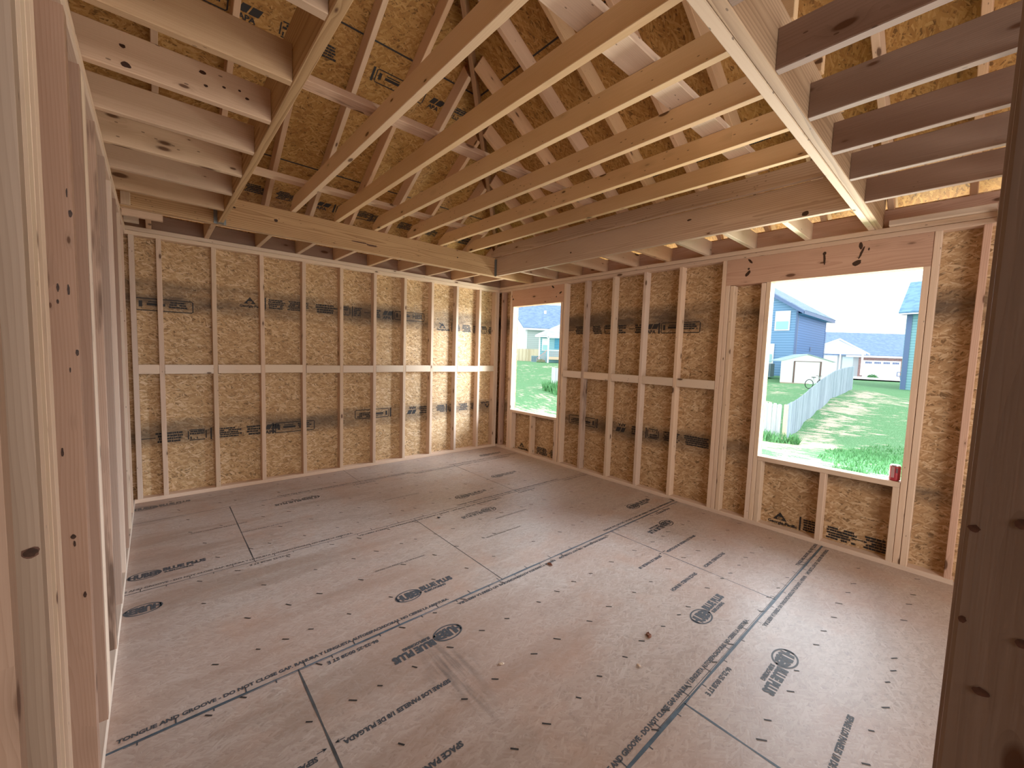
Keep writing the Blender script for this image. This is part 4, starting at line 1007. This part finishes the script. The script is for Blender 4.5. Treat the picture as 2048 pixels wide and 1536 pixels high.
def bush(loc, r, n, lab, seed):
    rr = random.Random(seed); bm = bmesh.new()
    for i in range(n):
        v = Vector((rr.gauss(0,1), rr.gauss(0,1), rr.gauss(0,1))).normalized()*r*rr.uniform(.5, 1); v.z = abs(v.z)*.8
        a_ = Vector((rr.uniform(-1,1), rr.uniform(-1,1), rr.uniform(-1,1))).normalized()*r*.14; b_ = a_.cross(Vector((rr.uniform(-1,1), rr.uniform(-1,1), 1))).normalized()*r*.09
        bm.faces.new([bm.verts.new(v+a_), bm.verts.new(v+b_), bm.verts.new(v-a_), bm.verts.new(v-b_)])
    o = link('bush', bm_done(bm, 'bush'), M_BLADE); o.location = loc; return tag(o, lab, 'bush')
bush((24.1, 22.9, .68), .45, 500, 'small green bush beside the porch steps of the teal house', 2)
bush((59.0, 3.0, -.05), .55, 400, 'small round bush by the brick wall of the far garage', 3)

# ------------------------------------------------------------------ light
wd = bpy.data.worlds.new('sky'); SC.world = wd; wd.use_nodes = True; nt = wd.node_tree; nt.nodes.clear()
wo = nt.nodes.new('ShaderNodeOutputWorld'); bg = nt.nodes.new('ShaderNodeBackground'); nt.links.new(bg.outputs[0], wo.inputs[0])
gr = nt.nodes.new('ShaderNodeTexGradient'); tc = nt.nodes.new('ShaderNodeTexCoord'); sp = nt.nodes.new('ShaderNodeSeparateXYZ')
cr = nt.nodes.new('ShaderNodeValToRGB'); nt.links.new(tc.outputs['Generated'], sp.inputs[0]); nt.links.new(sp.outputs[2], cr.inputs[0]); nt.links.new(cr.outputs[0], bg.inputs[0])
cr.color_ramp.elements[0].position = 0; cr.color_ramp.elements[0].color = (.97,.99,1,1)
cr.color_ramp.elements[1].position = .6; cr.color_ramp.elements[1].color = (.86,.93,1,1)
bg.inputs[1].default_value = 2.3
def area(name, loc, tgt, size, size_y, power, color=(1,1,1)):
    l = bpy.data.lights.new(name, 'AREA'); l.shape = 'RECTANGLE'; l.size = size; l.size_y = size_y; l.energy = power; l.color = color
    o = bpy.data.objects.new(name, l); COL.objects.link(o); o.location = loc
    o.rotation_euler = (Vector(tgt)-Vector(loc)).to_track_quat('-Z', 'Y').to_euler(); return o
area('sky_fill', (7.5, -3.5, 7.5), (-1.2, -3.4, .6), 6, 6, 1100, (.80,.90,1))  # added lamp outside, strengthening the sky's light through the windows
area('sky_fill', (7.5, -8.6, 4.2), (-3.0, -2.4, 1.0), 5, 4, 4700, (.76,.88,1))  # added lamp out of view, carrying sky light to the left floor and back wall
area('underside_fill', (-1.3, -6.4, .25), (-1.6, -4.6, 3.0), 4.0, 1.5, 60, (1,.90,.76))  # added fill low behind the camera, brightens the joist undersides
area('room_fill', (-3.2, -8.0, 2.2), (-2.4, 0, 1.1), 2.4, 1.2, 95, (1,.93,.86))  # added fill behind the camera for the back wall and floor
area('ground_bounce_fill', (2.7, -4.3, -.5), (-2.2, -3.6, 2.7), 3.4, 1.2, 520, (1,.95,.84))  # added lamp below the near sill, stands in for light off the ground
area('ground_bounce_fill', (2.7, -.8, -.5), (-2.4, -1.6, 2.7), 2.6, 1.2, 210, (1,.95,.84))  # same added ground-bounce lamp for the far window
def portal(name, y0, y1, z0, z1):
    o = area(name, (.12, (y0+y1)/2, (z0+z1)/2), (-5, (y0+y1)/2, (z0+z1)/2), y1-y0, z1-z0, 1); o.data.cycles.is_portal = True
portal('window_portal', *W1); portal('window_portal', *W2)

# ------------------------------------------------------------------ camera
cam = bpy.data.cameras.new('camera'); co = bpy.data.objects.new('camera', cam); COL.objects.link(co); SC.camera = co
cam.sensor_fit = 'HORIZONTAL'; cam.sensor_width = 36.0; cam.lens = 36.0*814.52/2048; cam.clip_start = .05; cam.clip_end = 400
yw, pt, rl = R(-41.3125), R(-4.3104), R(1.8608)
fw = Vector((-math.sin(yw)*math.cos(pt), math.cos(yw)*math.cos(pt), math.sin(pt))); rt = Vector((math.cos(yw), math.sin(yw), 0)); upv = rt.cross(fw)
rt2 = rt*math.cos(rl)+upv*math.sin(rl); up2 = -rt*math.sin(rl)+upv*math.cos(rl)
M = Matrix((rt2, up2, -fw)).transposed().to_4x4(); M.translation = (-4.0766, -4.996, 1.492); co.matrix_world = M
SC.view_settings.view_transform = 'Standard'; SC.view_settings.look = 'None'; SC.view_settings.exposure = 0; SC.view_settings.gamma = 1.15
